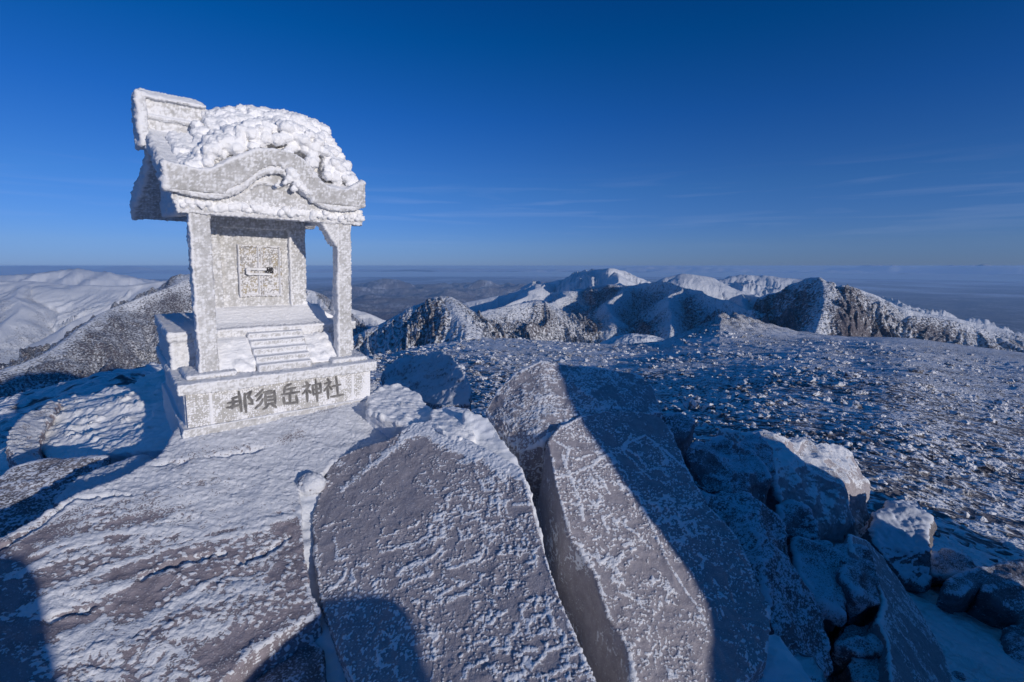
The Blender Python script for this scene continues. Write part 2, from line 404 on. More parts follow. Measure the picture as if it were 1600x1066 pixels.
def far_z(x, y):
    """height, wood, of the mountains"""
    n = len(x)
    best = np.full(n, -1e9); sv = np.zeros(n); dv = np.zeros(n); wd = np.zeros(n); gl = np.zeros(n); rv = np.zeros(n)
    P = np.c_[x, y]
    # wavy flanks: bend the plan a little
    wob = np.c_[fbm(P / 420., 3, 5), fbm(P / 420., 3, 9)] * 55 * np.clip(np.hypot(x, y) / 2000, .1, 3)[:, None]
    Q = P + wob
    for a, b, s0, L, k, wood, gul, rid in SEGS:
        ab = (b - a)[:2]
        t = ((Q[:, 0] - a[0]) * ab[0] + (Q[:, 1] - a[1]) * ab[1]) / (L * L)
        t = np.clip(t, 0, 1)
        d = np.hypot(Q[:, 0] - a[0] - t * ab[0], Q[:, 1] - a[1] - t * ab[1])
        soft = 5 if L < 2000 and a[1] < 6000 else 25
        if rid == 22: soft = 8
        h = a[2] + t * (b[2] - a[2]) - k * (np.sqrt(d * d + soft * soft) - soft)
        m = h > best
        best[m] = h[m]; sv[m] = (s0 + t * L)[m]; dv[m] = d[m]; wd[m] = wood; gl[m] = gul; rv[m] = rid
    r = np.hypot(x, y)
    sc = np.clip(r / 1500., .15, 4)
    G = fbm(np.c_[sv / (95 * sc), dv / (420 * sc), rv * 3.1], 5, 21, .72, ridged=True)
    Pw = P + np.c_[fbm(P / 300., 3, 41), fbm(P / 300., 3, 43)] * 60
    G3 = fbm(Pw / (150. * sc)[:, None], 6, 25, .74, ridged=True)
    best += gl * np.where(wd < .2, 1.7, 1) * np.minimum(dv * .26, 46 * sc) * (G * .8 - .2)
    best += gl * np.minimum(dv * .42 + 5, 74 * sc) * (G3 - .28) * (r < 12000) * np.where(wd < .2, .35, 1)
    rib = np.clip(.5 + .6 * G + .8 * G3, 0, 1.4)
    az = np.arctan2(x, y)
    dc = np.interp(az, AZ, DC); zc = np.interp(az, AZ, ZC)
    cone = zc - .50 * np.maximum(r - dc, 0)
    floor = np.interp(r, [0, 2500, 5000, 12000, 20000, 80000], [-450, -620, -800, -1350, -1480, -1500])
    floor = floor + fbm(P / 900., 4, 31) * np.interp(r, [0, 8000, 15000, 40000], [70, 90, 40, 15])
    azw = sstep(.45, .05, np.arctan2(x, y))
    floor = floor + azw * np.maximum(0, fbm(P / 5200., 5, 33, .5, ridged=True) + .15) * np.interp(r, [9000, 14000, 26000], [0, 320, 620])
    win = np.zeros(n)
    w = wd * np.where(wd >= .5, sstep(-120, 20, dv), sstep(5, 90, dv))
    w = w * (.40 + .60 * rib) * (.55 + .45 * sstep(5, 70, dv))
    h = best
    m = cone > h; h = np.where(m, cone, h); w = np.where(m, .30, w)
    m = floor > h; h = np.where(m, floor, h); w = np.where(m, np.interp(r, [3000, 12000], [.6, .80]), w)
    for lam in (700., 330., 150., 70., 34.):
        amp = lam * .06 * np.clip(r / 1500, .25, 1) * np.clip(r / (lam * 2.0), 0, 1)
        amp = np.where(r > 15000, amp * .4, amp)
        h = h + np.where(w < .15, .45, 1.0) * amp * fbm(P / lam, 1, int(lam)) * np.clip(dv / 60 + .35, 0, 1)
    return h, w, dv

def ring_angles(nf, nb, lim=rad(54)):
    a = np.linspace(-lim, lim, nf)
    b = np.linspace(lim, 2 * math.pi - lim, nb + 2)[1:]
    return np.r_[a, b]

# near ground: the summit plateau and the cone below it
ang = ring_angles(1300, 150)
rr = np.r_[0.02, np.geomspace(1.2, 150, 980)]
Rg, Ag = np.meshgrid(rr, ang, indexing='ij')
X = (Rg * np.sin(Ag)).ravel(); Y = (Rg * np.cos(Ag)).ravel()
Z, T, OV = near_z(X, Y); R = Rg.ravel()
P2 = np.c_[X, Y]
sp = np.maximum(R * 0.0055, .006)
stones = 0
big = fbm(P2 / 9., 3, 3)
Z = Z + big * np.clip((R - 6) / 30, 0, 1) * .4 * (1 - .7 * sstep(.75, 1, T)) 
cellh = np.zeros(len(X)); 
for lam, amp, sd in ((3.1, .26, 1), (1.3, .19, 2), (.6, .18, 3), (.27, .10, 4), (.12, .045, 5), (.05, .014, 6)):
    c = cell(np.c_[P2 / lam, np.full(len(X), .5) + vnoise(P2 / (lam * 3), sd) * .6], sd)
    k = np.clip((lam / sp - 2.2) / 2.5, 0, 1) * np.clip(R / (lam * 36) - .25, 0, 1)
    pres = sstep(-.25, .35, fbm(P2 / (lam * 5), 2, 40 + sd))
    b = (1 - sstep(.18, .52, c)) * pres
    cellh += b * amp * k * np.clip((R - 2.5) / 3, .15, 1)
Z = Z + cellh + fbm(P2 / .5, 4, 11) * .05 * np.clip(R / 6, .1, 1)
# the rocky knoll on the skyline
kx, ky, kz = atY(1135, 500, 80)
kd = np.hypot(X - kx, Y - ky)
kn = np.exp(-(kd / 7.) ** 2)
Z += kn * (cell(P2 / 1.9, 77) * -1.6 + 1.4) * .9
# snow: patches, tops and lee sides
patch = fbm(P2 / 5.5, 4, 60) + .5 * fbm(np.c_[X * .35 + Y * .2, Y * .12 - X * .05], 3, 61)
fine = fbm(P2 / .33, 4, 62) * np.clip(.33 / sp * .5, 0.25, 1)
frost = .70 + .26 * patch + .75 * fine + .10 * sstep(15, 60, R) + .35 * sstep(-.45, -.65, np.arctan2(X, Y)) * sstep(4, 7, R)
bare = np.exp(-(((X - 6.6) / 3.4) ** 2 + ((Y - 6.6) / 2.0) ** 2))     # the wind-scoured stony band
frost -= .14 * bare
drift = np.exp(-(((X - 2.6) / 1.1) ** 2 + ((Y - 2.7) / 1.1) ** 2)) + .6 * np.exp(-(((X - 4.6) / 1.1) ** 2 + ((Y - 4.35) / .35) ** 2))
frost += 1.3 * drift
frost = np.where(R < 3.6, np.maximum(frost, sstep(3.6, 3.0, R)), frost)
frost -= kn * .35
me = make_mesh('ground', np.c_[X, Y, Z], np.r_[grid_faces(len(rr), len(ang)), ], {'frost': frost}, M_ground)
tag(link('ground', me), kind='structure')

# loose frosted stones scattered over the plateau
def scree(n, seed):
    rs = np.random.RandomState(seed)
    bm = bmesh.new(); bmesh.ops.create_icosphere(bm, subdivisions=1, radius=1)
    bv = np.array([v.co[:] for v in bm.verts]); bf = np.array([[v.index for v in f.verts] for f in bm.faces]); bm.free()
    r = np.exp(rs.uniform(math.log(4.5), math.log(78), n)); a = rs.uniform(rad(-22), rad(50), n)
    x = r * np.sin(a); y = r * np.cos(a)
    keep = vnoise(np.c_[x, y] / 4., 7) + rs.uniform(-1, 1, n) > -.2
    x, y, r, a = x[keep], y[keep], r[keep], a[keep]; n = len(x)
    i = np.clip(np.searchsorted(rr, r), 1, len(rr) - 1); j = np.clip(np.searchsorted(ang, a), 0, len(ang) - 1)
    z = Z.reshape(len(rr), len(ang))[i, j]
    sz = (.005 + .0017 * r) * np.exp(rs.normal(0, .62, n)); sz = np.clip(sz, .008, .30)
    sc3 = np.c_[sz * rs.uniform(.8, 1.5, n), sz * rs.uniform(.8, 1.3, n), sz * rs.uniform(.5, .9, n)]
    th = rs.uniform(0, 6.28, n)
    L = bv[None] * (1 + .35 * rs.uniform(-1, 1, (n, len(bv), 1)))
    L = L * sc3[:, None, :]
    c, s_ = np.cos(th)[:, None], np.sin(th)[:, None]
    W3 = np.stack([L[..., 0] * c - L[..., 1] * s_ + x[:, None], L[..., 0] * s_ + L[..., 1] * c + y[:, None], L[..., 2] + (z + sz * .12)[:, None]], -1).reshape(-1, 3)
    F3 = (bf[None] + (np.arange(n) * len(bv))[:, None, None]).reshape(-1, 3)
    fr = .62 + .5 * (L[..., 2] / sc3[:, None, 2]).ravel() * .6 + np.repeat(rs.uniform(-.25, .35, n), len(bv))
    return link('scree', make_mesh('scree', W3, F3, {'frost': fr}, M_ground, smooth=False))
tag(scree(17000, 5), 'loose frosted stones scattered over the open plateau', 'scree', kind='stuff')

# mountains around
ang = ring_angles(1250, 90)
rr = np.r_[np.geomspace(95, 700, 130)[:-1], np.geomspace(700, 6000, 760)[:-1], np.geomspace(6000, 30000, 200)]
Rg, Ag = np.meshgrid(rr, ang, indexing='ij')
X = (Rg * np.sin(Ag)).ravel(); Y = (Rg * np.cos(Ag)).ravel(); R = Rg.ravel()
Z, W, DV = far_z(X, Y)
Z = Z - np.interp(R, [95, 160], [3, 0])
P2 = np.c_[X, Y]
nse = fbm(P2 / 90., 4, 71) * .5 + fbm(P2 / 700., 3, 72) * .5
g2 = fbm(np.c_[X / 17., Y / 17.], 3, 74)
frost = 1.30 - W * (1.38 + .7 * nse + .25 * g2)
me = make_mesh('mountains', np.c_[X, Y, Z], grid_faces(len(rr), len(ang)), {'frost': frost}, M_mount)
tag(link('mountains', me), kind='structure')

# lowland out to the horizon
ang = ring_angles(500, 60)
rr = np.geomspace(28500, 69000, 160)
Rg, Ag = np.meshgrid(rr, ang, indexing='ij')
X = (Rg * np.sin(Ag)).ravel(); Y = (Rg * np.cos(Ag)).ravel(); R = Rg.ravel(); P2 = np.c_[X, Y]
Z = -1500 + fbm(P2 / 5000., 4, 31) * 60 - np.interp(R, [28500, 30500], [25, 0])
frost = .35 + .7 * fbm(P2 / 3500., 5, 80)
me = make_mesh('lowland', np.c_[X, Y, Z], grid_faces(len(rr), len(ang)), {'frost': frost}, M_mount)
tag(link('lowland', me), kind='structure')

# broken cloud lying along the horizon, far beyond the lowland
ang = np.linspace(-rad(70), rad(70), 1500); rr = np.linspace(80000, 120000, 26)
Rg, Ag = np.meshgrid(rr, ang, indexing='ij')
X = (Rg * np.sin(Ag)).ravel(); Y = (Rg * np.cos(Ag)).ravel(); P2 = np.c_[X, Y]
L = np.maximum(0, fbm(P2 / 9000., 5, 101) + .05) * 1500 + np.maximum(0, fbm(P2 / 2500., 4, 102)) * 260
Z = -1050 + L * (.45 + .55 * sstep(-.3, .5, fbm(P2 / 40000., 2, 103)))
me = make_mesh('cloud_bank', np.c_[X, Y, Z], grid_faces(len(rr), len(ang)), {'frost': np.ones(len(X))}, M_mount)
tag(link('cloud_bank', me), 'low broken bank of white cloud along the far horizon', 'cloud', kind='stuff')
def mist(px0, px1, y0, y1, z, seed):
    c0 = atZ(px0, y0, z); c1 = atZ(px1, y0, z); far = atZ((px0 + px1) / 2, y1, z)
    u, v = np.meshgrid(np.linspace(-1, 1, 160), np.linspace(-1, 1, 60))
    X = (c0[0] + c1[0]) / 2 + u * (c1[0] - c0[0]) * .55; Y = (c0[1] + far[1]) / 2 + v * (far[1] - c0[1]) / 2
    P = np.c_[X.ravel(), Y.ravel()]
    h = (1 - (u.ravel() ** 2 + v.ravel() ** 2)) + .8 * fbm(P / 1800., 4, seed)
    Z = z + np.clip(h, -.6, 1) * 110
    me = make_mesh('valley_mist', np.c_[P, Z], grid_faces(60, 160), {'frost': np.ones(len(P))}, M_mount)
    return link('valley_mist', me)
tag(mist(545, 700, 488, 468, -1400, 3), 'pale mist lying over the valley floor below the far hazy peaks', 'mist', kind='stuff')

# ------------------------------------------------------------------ the stone shrine
SH_O = np.array([-1.3369, 1.9012, -0.7092])
def _rot(yaw, tu, tv):
    return np.array(Matrix.Rotation(yaw, 3, 'Z') @ Matrix.Rotation(tu, 3, 'X') @ Matrix.Rotation(tv, 3, 'Y'))
SH_R = _rot(0.7078, 0.0831, 0.0152)
_d = math.atan(121 / F_PX) - PITCH
_rx = np.array([[1, 0, 0], [0, math.cos(_d), -math.sin(_d)], [0, math.sin(_d), math.cos(_d)]])
SH_O = _rx @ SH_O; SH_R = _rx @ SH_R
SW, SD, SH = 0.80, 0.72, 0.2331

def sl(px, py, v=None, u=None, w=None):
    """meets the line of sight with a plane of the shrine's own axes"""
    o = SH_R.T @ (-SH_O); d = SH_R.T @ ray(px, py)
    k, val = (0, u) if u is not None else ((1, v) if v is not None else (2, w))
    return o + d * ((val - o[k]) / d[k])

shrine = bpy.data.objects.new('stone_shrine', None)
scene.collection.objects.link(shrine)
shrine.empty_display_size = 0.2
shrine.matrix_world = Matrix.Translation(Vector(SH_O)) @ Matrix([list(r) for r in SH_R]).to_4x4()
tag(shrine, 'small rime-covered stone mountain shrine with curved roof standing on the summit rocks', 'shrine')

def rime(V, Nn, amp=0.0045, size=0.0118, wind=1.0, frost_bias=0.0, seed=0, shaggy=0.0):
    """knobbly rime: returns displaced vertices and the frost mask"""
    P = V / size
    P = P + np.c_[vnoise(P * .5, seed + 50), vnoise(P * .5, seed + 51), vnoise(P * .5, seed + 52)] * .35
    c = cell(P, seed)
    b = 1 - sstep(.12, .62, c)
    big = fbm(V / 0.045, 3, seed + 3)
    side = np.clip(-Nn[:, 0], 0, 1)
    up = np.clip(Nn[:, 2], 0, 1)
    d = amp * (b * (1 + .8 * big) + .35 * big) + side * amp * wind * (1.2 + big) + side * shaggy * (.5 + fbm(V / .02, 2, seed + 9))
    d += .003 * fbm(V / 0.12, 3, seed + 6)
    fr = .44 + .56 * b + .20 * big + .6 * up + .5 * side + frost_bias + .25 * fbm(V / .011, 2, seed + 4)
    return V + Nn * d[:, None], fr

def shrine_part(name, bm, voxel=0.0048, parent=shrine, sm=1, mat=None, label=None, **kw):
    V, Nn, Fq = remeshed(bm, voxel, sm)
    V2, fr = rime(V, Nn, **kw)
    return tag(link(name, make_mesh(name, V2, Fq, {'frost': fr}, mat or M_shrine), parent), label)

# plinth: foot course, body, projecting cap
bm = bmesh.new()
add_box(bm, (-.012, -.012, -.20), (SW + .012, SD, .040))
add_box(bm, (.006, .022, .03), (SW - .006, SD - .01, .20))
plinth = shrine_part('plinth', bm, .0055, frost_bias=-.12, amp=.0028)
bm = bmesh.new()
add_box(bm, (-.018, -.020, .186), (SW + .018, SD + .01, .2331))
shrine_part('plinth_cap', bm, .005, frost_bias=.05, amp=.0045)
# base pads for the posts
bm = bmesh.new()
add_box(bm, (.02, .03, .2331), (.20, .19, .252)); shrine_part('post_base', bm, .0048)
bm = bmesh.new()
add_box(bm, (.62, .03, .2331), (.79, .19, .252)); shrine_part('post_base', bm, .0048)

# inscription panel on the plinth front, a dense sheet with carved strokes
def zc(x, y):    # tracing coordinates of the inscription -> photo pixels
    return 270 + x / 4.848, 540 + y / 4.848
STROKES = [
 # na
 [(500, 352), (506, 385), (512, 425), (520, 500)], [(450, 402), (478, 396), (500, 390)], [(418, 440), (452, 432), (508, 422)], [(410, 474), (455, 466), (512, 452)],
 [(455, 402), (460, 440), (452, 480)], [(545, 366), (548, 440), (557, 508)], [(548, 378), (592, 352), (572, 394), (598, 418), (604, 445), (578, 442)],
 # su
 [(682, 335), (655, 365), (630, 385)], [(676, 372), (658, 400), (636, 420)], [(684, 408), (664, 445), (628, 478)], [(690, 357), (720, 352), (752, 343)], [(728, 350), (722, 368)],
 [(702, 370), (706, 452)], [(702, 370), (770, 356)], [(770, 345), (778, 442)], [(706, 396), (772, 386)], [(706, 420), (774, 411)], [(706, 448), (778, 437)], [(722, 455), (704, 474), (686, 484)], [(750, 447), (768, 458), (784, 470)],
 # dake
 [(897, 293), (872, 303), (850, 312)], [(852, 312), (843, 362)], [(856, 338), (930, 322)], [(900, 330), (898, 362)], [(824, 374), (885, 366), (960, 352)], [(888, 360), (890, 436)],
 [(840, 394), (846, 444)], [(846, 442), (900, 438), (947, 430)], [(936, 384), (946, 438)],
 # jin
 [(1010, 278), (1026, 298)], [(988, 314), (1042, 300)], [(1037, 302), (1010, 340), (984, 368)], [(1016, 336), (1021, 426)], [(1030, 342), (1047, 362)], [(1060, 304), (1068, 376)], [(1060, 304), (1118, 290), (1124, 358)],
 [(1064, 340), (1120, 326)], [(1068, 372), (1122, 358)], [(1082, 260), (1090, 340), (1096, 424)],
 # ja
 [(1172, 253), (1186, 272)], [(1150, 292), (1200, 278)], [(1196, 280), (1172, 318), (1148, 346)], [(1174, 314), (1179, 402)], [(1190, 314), (1206, 336)], [(1210, 312), (1272, 297)], [(1236, 238), (1246, 305), (1252, 384)], [(1198, 390), (1245, 384), (1292, 374)]]
U0, U1, W0, W1 = .006, SW - .006, .041, .185
nu, nw = 430, 80
uu, ww = np.meshgrid(np.linspace(U0, U1, nu), np.linspace(W0, W1, nw))
uu = uu.ravel(); ww = ww.ravel()
def stroke_dist(x, y, pl):
    best = np.full(len(x), 9.0); tt = np.zeros(len(x))
    L = [0]
    for a, b in zip(pl[:-1], pl[1:]): L.append(L[-1] + math.hypot(b[0] - a[0], b[1] - a[1]))
    for i, (a, b) in enumerate(zip(pl[:-1], pl[1:])):
        l = L[i + 1] - L[i] + 1e-9
        t = np.clip(((x - a[0]) * (b[0] - a[0]) + (y - a[1]) * (b[1] - a[1])) / (l * l), 0, 1)
        d = np.hypot(x - a[0] - t * (b[0] - a[0]), y - a[1] - t * (b[1] - a[1]))
        m = d < best; best[m] = d[m]; tt[m] = ((L[i] + t * l) / L[-1])[m]
    return best, tt
carve = np.zeros(len(uu))
for st in STROKES:
    pl = [tuple(sl(*zc(*p), v=0.0)[[0, 2]]) for p in st]
    d, t = stroke_dist(uu, ww, pl)
    wid = .0026 + .0028 * np.sin(math.pi * (t * .8 + .1))
    carve = np.maximum(carve, 1 - sstep(wid * .75, wid * 1.35, d))
gl = sl(*zc(292, 480), v=0)[0]; gr = sl(*zc(1364, 300), v=0)[0]
border = np.maximum(1 - sstep(.0035, .006, np.abs(uu - gl)), 1 - sstep(.0035, .006, np.abs(uu - gr)))
P3 = np.c_[uu, np.zeros(len(uu)), ww]
c = cell(P3 / .0095, 5); b = 1 - sstep(.15, .6, c)
h = .0022 * b + .0015 * fbm(P3 / .03, 3, 8) - .007 * carve
fr = .42 + .42 * b + .22 * fbm(P3 / .05, 3, 9) + .5 * (1 - sstep(0, .12, uu - U0)) * 0 - 1.2 * carve + 1.0 * border
fr += .25 * sstep(.72, .78, uu)
V = np.c_[uu, .002 - h - border * .002, ww]
M_inscr = frost_mat('inscribed_granite', (0.47, 0.46, 0.44), (0.80, 0.80, 0.82), noise_scale=260, rock2=(0.41, 0.40, 0.38), thr_noise=0.2)
# carved strokes mixed towards dark grey by the groove mask
_n = M_inscr.node_tree; _a = _n.nodes.new('ShaderNodeAttribute'); _a.attribute_name = 'groove'
_b = next(x for x in _n.nodes if x.type == 'BSDF_PRINCIPLED'); _s = _b.inputs['Base Color'].links[0].from_socket
_m = _n.nodes.new('ShaderNodeMixRGB'); _m.inputs[2].default_value = (.075, .075, .085, 1)
_n.links.new(_a.outputs['Fac'], _m.inputs[0]); _n.links.new(_s, _m.inputs[1]); _n.links.new(_m.outputs[0], _b.inputs['Base Color'])
me = make_mesh('inscription_panel', V, grid_faces(nw, nu), {'frost': fr, 'groove': carve * (.78 + .2 * fbm(P3 / .02, 2, 12))}, M_inscr)
tag(link('inscription_panel', me, shrine), 'front panel of the plinth carved with the shrine name')

# upper tier behind the stairs
bm = bmesh.new()
add_box(bm, (-.004, .235, .23), (SW + .004, SD, .365))
add_box(bm, (-.014, .222, .358), (SW + .014, SD + .01, .398))
shrine_part('upper_tier', bm, .0055, frost_bias=.12, amp=.005)
# stairs
bm = bmesh.new()
n = 5
for i in range(n):
    v0 = .035 + i * .038; z1 = .236 + (i + 1) * (.378 - .236) / n
    add_box(bm, (.290 - .001 * i, v0, .228), (.520 + .002 * i, .235, z1))
shrine_part('stairs', bm, .0042, frost_bias=.0, amp=.0022, size=.009)
# snow banks heaped beside the stairs and over the terrace
def lumps(bm, pts, r, sub=1, seed=0):
    rnd = random.Random(seed)
    for p in pts:
        s = r * rnd.uniform(.75, 1.3)
        add_ball(bm, p, (s * rnd.uniform(.9, 1.2), s * rnd.uniform(.9, 1.2), s * rnd.uniform(.8, 1.1)), sub)
def bank(u0, u1, zt, seed, zb=.236):
    bm = bmesh.new()
    nv = 8
    A = []; B = []
    prof = [(.06, zb), (.235, zb), (.235, zt), (.19, zt - .01), (.13, zt - .055), (.085, zt - .10)]
    add_poly_prism(bm, [(u0, v, max(w, zb)) for v, w in prof], [(u1, v, max(w, zb)) for v, w in prof])
    rnd = random.Random(seed)
    for k in range(16):
        t = rnd.random(); v = .07 + .15 * t
        add_ball(bm, (rnd.uniform(u0, u1), v, zb + (zt - zb) * t * .85), rnd.uniform(.02, .038))
    return bm
shrine_part('snow_bank', bank(.125, .285, .365, 3), .006, mat=M_rime, frost_bias=.4, amp=.003, sm=3)
shrine_part('snow_bank', bank(.530, .665, .352, 4), .006, mat=M_rime, frost_bias=.4, amp=.003, sm=3)
bm = bmesh.new()
add_poly_prism(bm, [(.13, .235, .392), (.13, .44, .392), (.13, .44, .468), (.13, .40, .462), (.13, .30, .412)],
                   [(.69, .235, .392), (.69, .44, .392), (.69, .44, .468), (.69, .40, .462), (.69, .30, .412)])
add_poly_prism(bm, [(.60, .40, .392), (.60, .70, .392), (.60, .70, .50), (.60, .42, .50)], [(.75, .36, .392), (.75, .70, .392), (.76, .70, .40), (.76, .36, .40)])
shrine_part('snow_on_terrace', bm, .0055, mat=M_rime, frost_bias=.25, amp=.003, sm=4)

# sanctuary
vS = .42
a0 = sl(349, 480, v=vS); a1 = sl(456, 480, v=vS); top = sl(400, 357, v=vS)[2]
bm = bmesh.new()
uL, uR = .175, .622
add_box(bm, (uL + .01, vS + .018, .39), (uR - .01, .70, .98))
add_box(bm, (uL, vS - .004, .44), (a0[0], vS + .05, .86))        # side jambs
add_box(bm, (a1[0], vS - .004, .44), (uR, vS + .05, .86))
add_box(bm, (uL, vS - .004, top), (uR, vS + .05, .94))
add_box(bm, (uL - .005, vS - .02, .425), (uR + .005, vS + .04, .462))
shrine_part('sanctuary', bm, .0045, frost_bias=-.07, amp=.0036)
# door leaves with a raised rim
dl = sl(371, 382, v=vS + .012); dr = sl(441, 462, v=vS + .012)
def door_leaf(u0, u1, z0, z1):
    bm = bmesh.new(); t = .010
    add_box(bm, (u0, vS + .008, z0), (u1, vS + .03, z1))
    add_box(bm, (u0, vS - .002, z0), (u0 + t, vS + .03, z1)); add_box(bm, (u1 - t, vS - .002, z0), (u1, vS + .03, z1))
    add_box(bm, (u0, vS - .002, z1 - t), (u1, vS + .03, z1)); add_box(bm, (u0, vS - .002, z0), (u1, vS + .03, z0 + t))
    return bm
mid = (dl[0] + dr[0]) / 2
M_door = frost_mat('weathered_door', (0.34, 0.335, 0.34), (0.72, 0.72, 0.74), noise_scale=260, rock2=(0.40, 0.35, 0.26), thr_noise=0.3)
for a, b in ((dl[0], mid - .001), (mid + .001, dr[0])):
    d = shrine_part('door', door_leaf(a, b, dr[2], dl[2]), .0036, mat=M_door, frost_bias=-.10, amp=.0028, size=.009)
    last = d
# bolt and padlock across the doors
lk = sl(406, 424, v=vS)
bm = bmesh.new()
add_box(bm, (lk[0] - .055, vS - .018, lk[2] + .006), (lk[0] + .03, vS - .004, lk[2] + .017))
add_box(bm, (lk[0] - .055, vS - .018, lk[2] - .018), (lk[0] + .05, vS - .002, lk[2] - .008))
add_box(bm, (lk[0] - .062, vS - .018, lk[2] - .014), (lk[0] - .05, vS - .004, lk[2] + .014))
shrine_part('bolt', bm, .003, amp=.002, frost_bias=.2, size=.008)
bm = bmesh.new()
add_box(bm, (lk[0] + .028, vS - .022, lk[2] - .008), (lk[0] + .058, vS - .004, lk[2] + .020))
V, Nn, Fq = remeshed(bm, .0025, 2)
c = cell(V / .009, 3)
fr = .75 - 1.1 * sstep(.15, .5, c)
M_lock = frost_mat('dark_padlock', (0.03, 0.03, 0.035), (0.8, 0.8, 0.82), noise_scale=300)
link('padlock', make_mesh('padlock', V + Nn * (.002 * (1 - c))[:, None], Fq, {'frost': fr}, M_lock), shrine)

# posts
for uc, wd, seed in ((.1085, .068, 1), (.6945, .064, 2)):
    bm = bmesh.new()
    add_poly_prism(bm, [(uc - wd / 2, .072, .248), (uc + wd / 2, .072, .248), (uc + wd / 2, .132, .248), (uc - wd / 2, .132, .248)],
                       [(uc - wd / 2, .072, .95), (uc + wd / 2, .072, .95), (uc + wd / 2, .132, .95), (uc - wd / 2, .132, .95)])
    shrine_part('post', bm, .0045, frost_bias=.0, amp=.0042, wind=.7, seed=seed, shaggy=.004)

# beam with brackets, hung with rime
vB = .03
bm = bmesh.new()
add_box(bm, (.04, .060, .905), (.775, .155, .972))
add_poly_prism(bm, [(.655, .07, .80), (.655, .07, .93), (.575, .07, .93)], [(.655, .14, .80), (.655, .14, .93), (.575, .14, .93)])
add_box(bm, (.14, .10, .935), (.66, .50, .975))
shrine_part('beam', bm, .005, frost_bias=.1, amp=.006)
rnd = random.Random(5)
bm = bmesh.new()
for k in range(120):
    u = .035 + .735 * k / 119 + rnd.uniform(-.004, .004)
    s = rnd.uniform(.009, .017)
    add_ball(bm, (u, vB + .025 + rnd.uniform(-.006, .025), .940 + rnd.uniform(-.016, .008)), (s, s, s * rnd.uniform(1, 1.3)))
add_box(bm, (.035, vB + .03, .930), (.77, vB + .07, .975))
shrine_part('rime_fringe', bm, .0046, mat=M_rime, frost_bias=.45, amp=.004, size=.012)

# the curved bargeboard (traced in the plane of the gable)
TOP = [(254, 252), (272, 257), (293, 261), (312, 265), (329, 266), (345, 260), (360, 252), (374, 246), (388, 241), (401, 236), (414, 234), (432, 234), (450, 238), (462, 243), (473, 249), (482, 258), (490, 269), (498, 280), (507, 289), (517, 296), (529, 300), (548, 296), (568, 286)]
BOT = [(258, 297), (277, 300), (301, 307), (326, 311), (340, 311), (354, 308.6), (368, 303), (383, 296), (394, 287), (405, 278), (414, 273), (425, 270.6), (434, 270.6), (442, 272), (451, 278), (459, 286), (467, 295), (476, 303), (487, 312), (498, 320), (512, 327), (526, 330), (554, 329), (568, 323)]
top_uw = np.array([sl(*p, v=vB)[[0, 2]] for p in TOP]); bot_uw = np.array([sl(*p, v=vB)[[0, 2]] for p in BOT])
def curve(t, n=140):
    L = np.r_[0, np.cumsum(np.hypot(*np.diff(t, axis=0).T))]
    s = np.linspace(0, L[-1], n)
    return np.c_[np.interp(s, L, t[:, 0]), np.interp(s, L, t[:, 1])]
tc_, bc_ = curve(top_uw), curve(bot_uw)
def ribbon(bm, A, B, v0, v1):
    n = len(A); vs = [[bm.verts.new((p[0], v, p[1])) for p in arr] for arr in (A, B) for v in (v0, v1)]
    a0_, a1_, b0_, b1_ = vs
    for i in range(n - 1):
        bm.faces.new((a0_[i], a0_[i + 1], b0_[i + 1], b0_[i])); bm.faces.new((a1_[i + 1], a1_[i], b1_[i], b1_[i + 1]))
        bm.faces.new((a0_[i + 1], a0_[i], a1_[i], a1_[i + 1])); bm.faces.new((b0_[i], b0_[i + 1], b1_[i + 1], b1_[i]))
    bm.faces.new((a0_[0], b0_[0], b1_[0], a1_[0])); bm.faces.new((b0_[-1], a0_[-1], a1_[-1], b1_[-1]))
    bmesh.ops.recalc_face_normals(bm, faces=bm.faces[:])
bm = bmesh.new()
ribbon(bm, tc_, bc_, vB, vB + .05)
lo = tc_ * .82 + bc_ * .18
ribbon(bm, tc_, lo, vB - .008, vB + .02)
lo = tc_ * .16 + bc_ * .84
ribbon(bm, lo, bc_, vB - .006, vB + .02)
shrine_part('bargeboard', bm, .0045, frost_bias=.02, amp=.0042, shaggy=.006)
# hanging gable ornament: frost-capped boss and the S-curve under it
bm = bmesh.new()
for (px_, py_), r_ in (((456, 268), .022), ((462, 276), .024), ((452, 280), .018), ((466, 288), .020), ((474, 294), .017), ((460, 296), .014), ((446, 286), .011), ((433, 290), .009), ((480, 300), .014)):
    p = sl(px_, py_, v=vB - .012); add_ball(bm, (p[0], vB - .010, p[2]), r_)
shrine_part('gable_ornament', bm, .0045, mat=M_rime, frost_bias=.35, amp=.004)
# tympanum under the board
arch = [(391, 296), (400, 288), (414, 286), (428, 291), (433, 295), (445, 288), (455, 290)]
bm = bmesh.new()
fl = np.c_[bc_[:, 0], np.full(len(bc_), .95)]
sel = slice(4, -3)
ribbon(bm, bc_[sel] + [0, .012], fl[sel], vB + .028, vB + .075)
au = np.array([sl(*p, v=vB + .02)[[0, 2]] for p in arch])
au = curve(au, 40)
ribbon(bm, au + [0, .004], au - [0, .004], vB + .016, vB + .04)
shrine_part('tympanum', bm, .0045, frost_bias=-.02, amp=.0035)

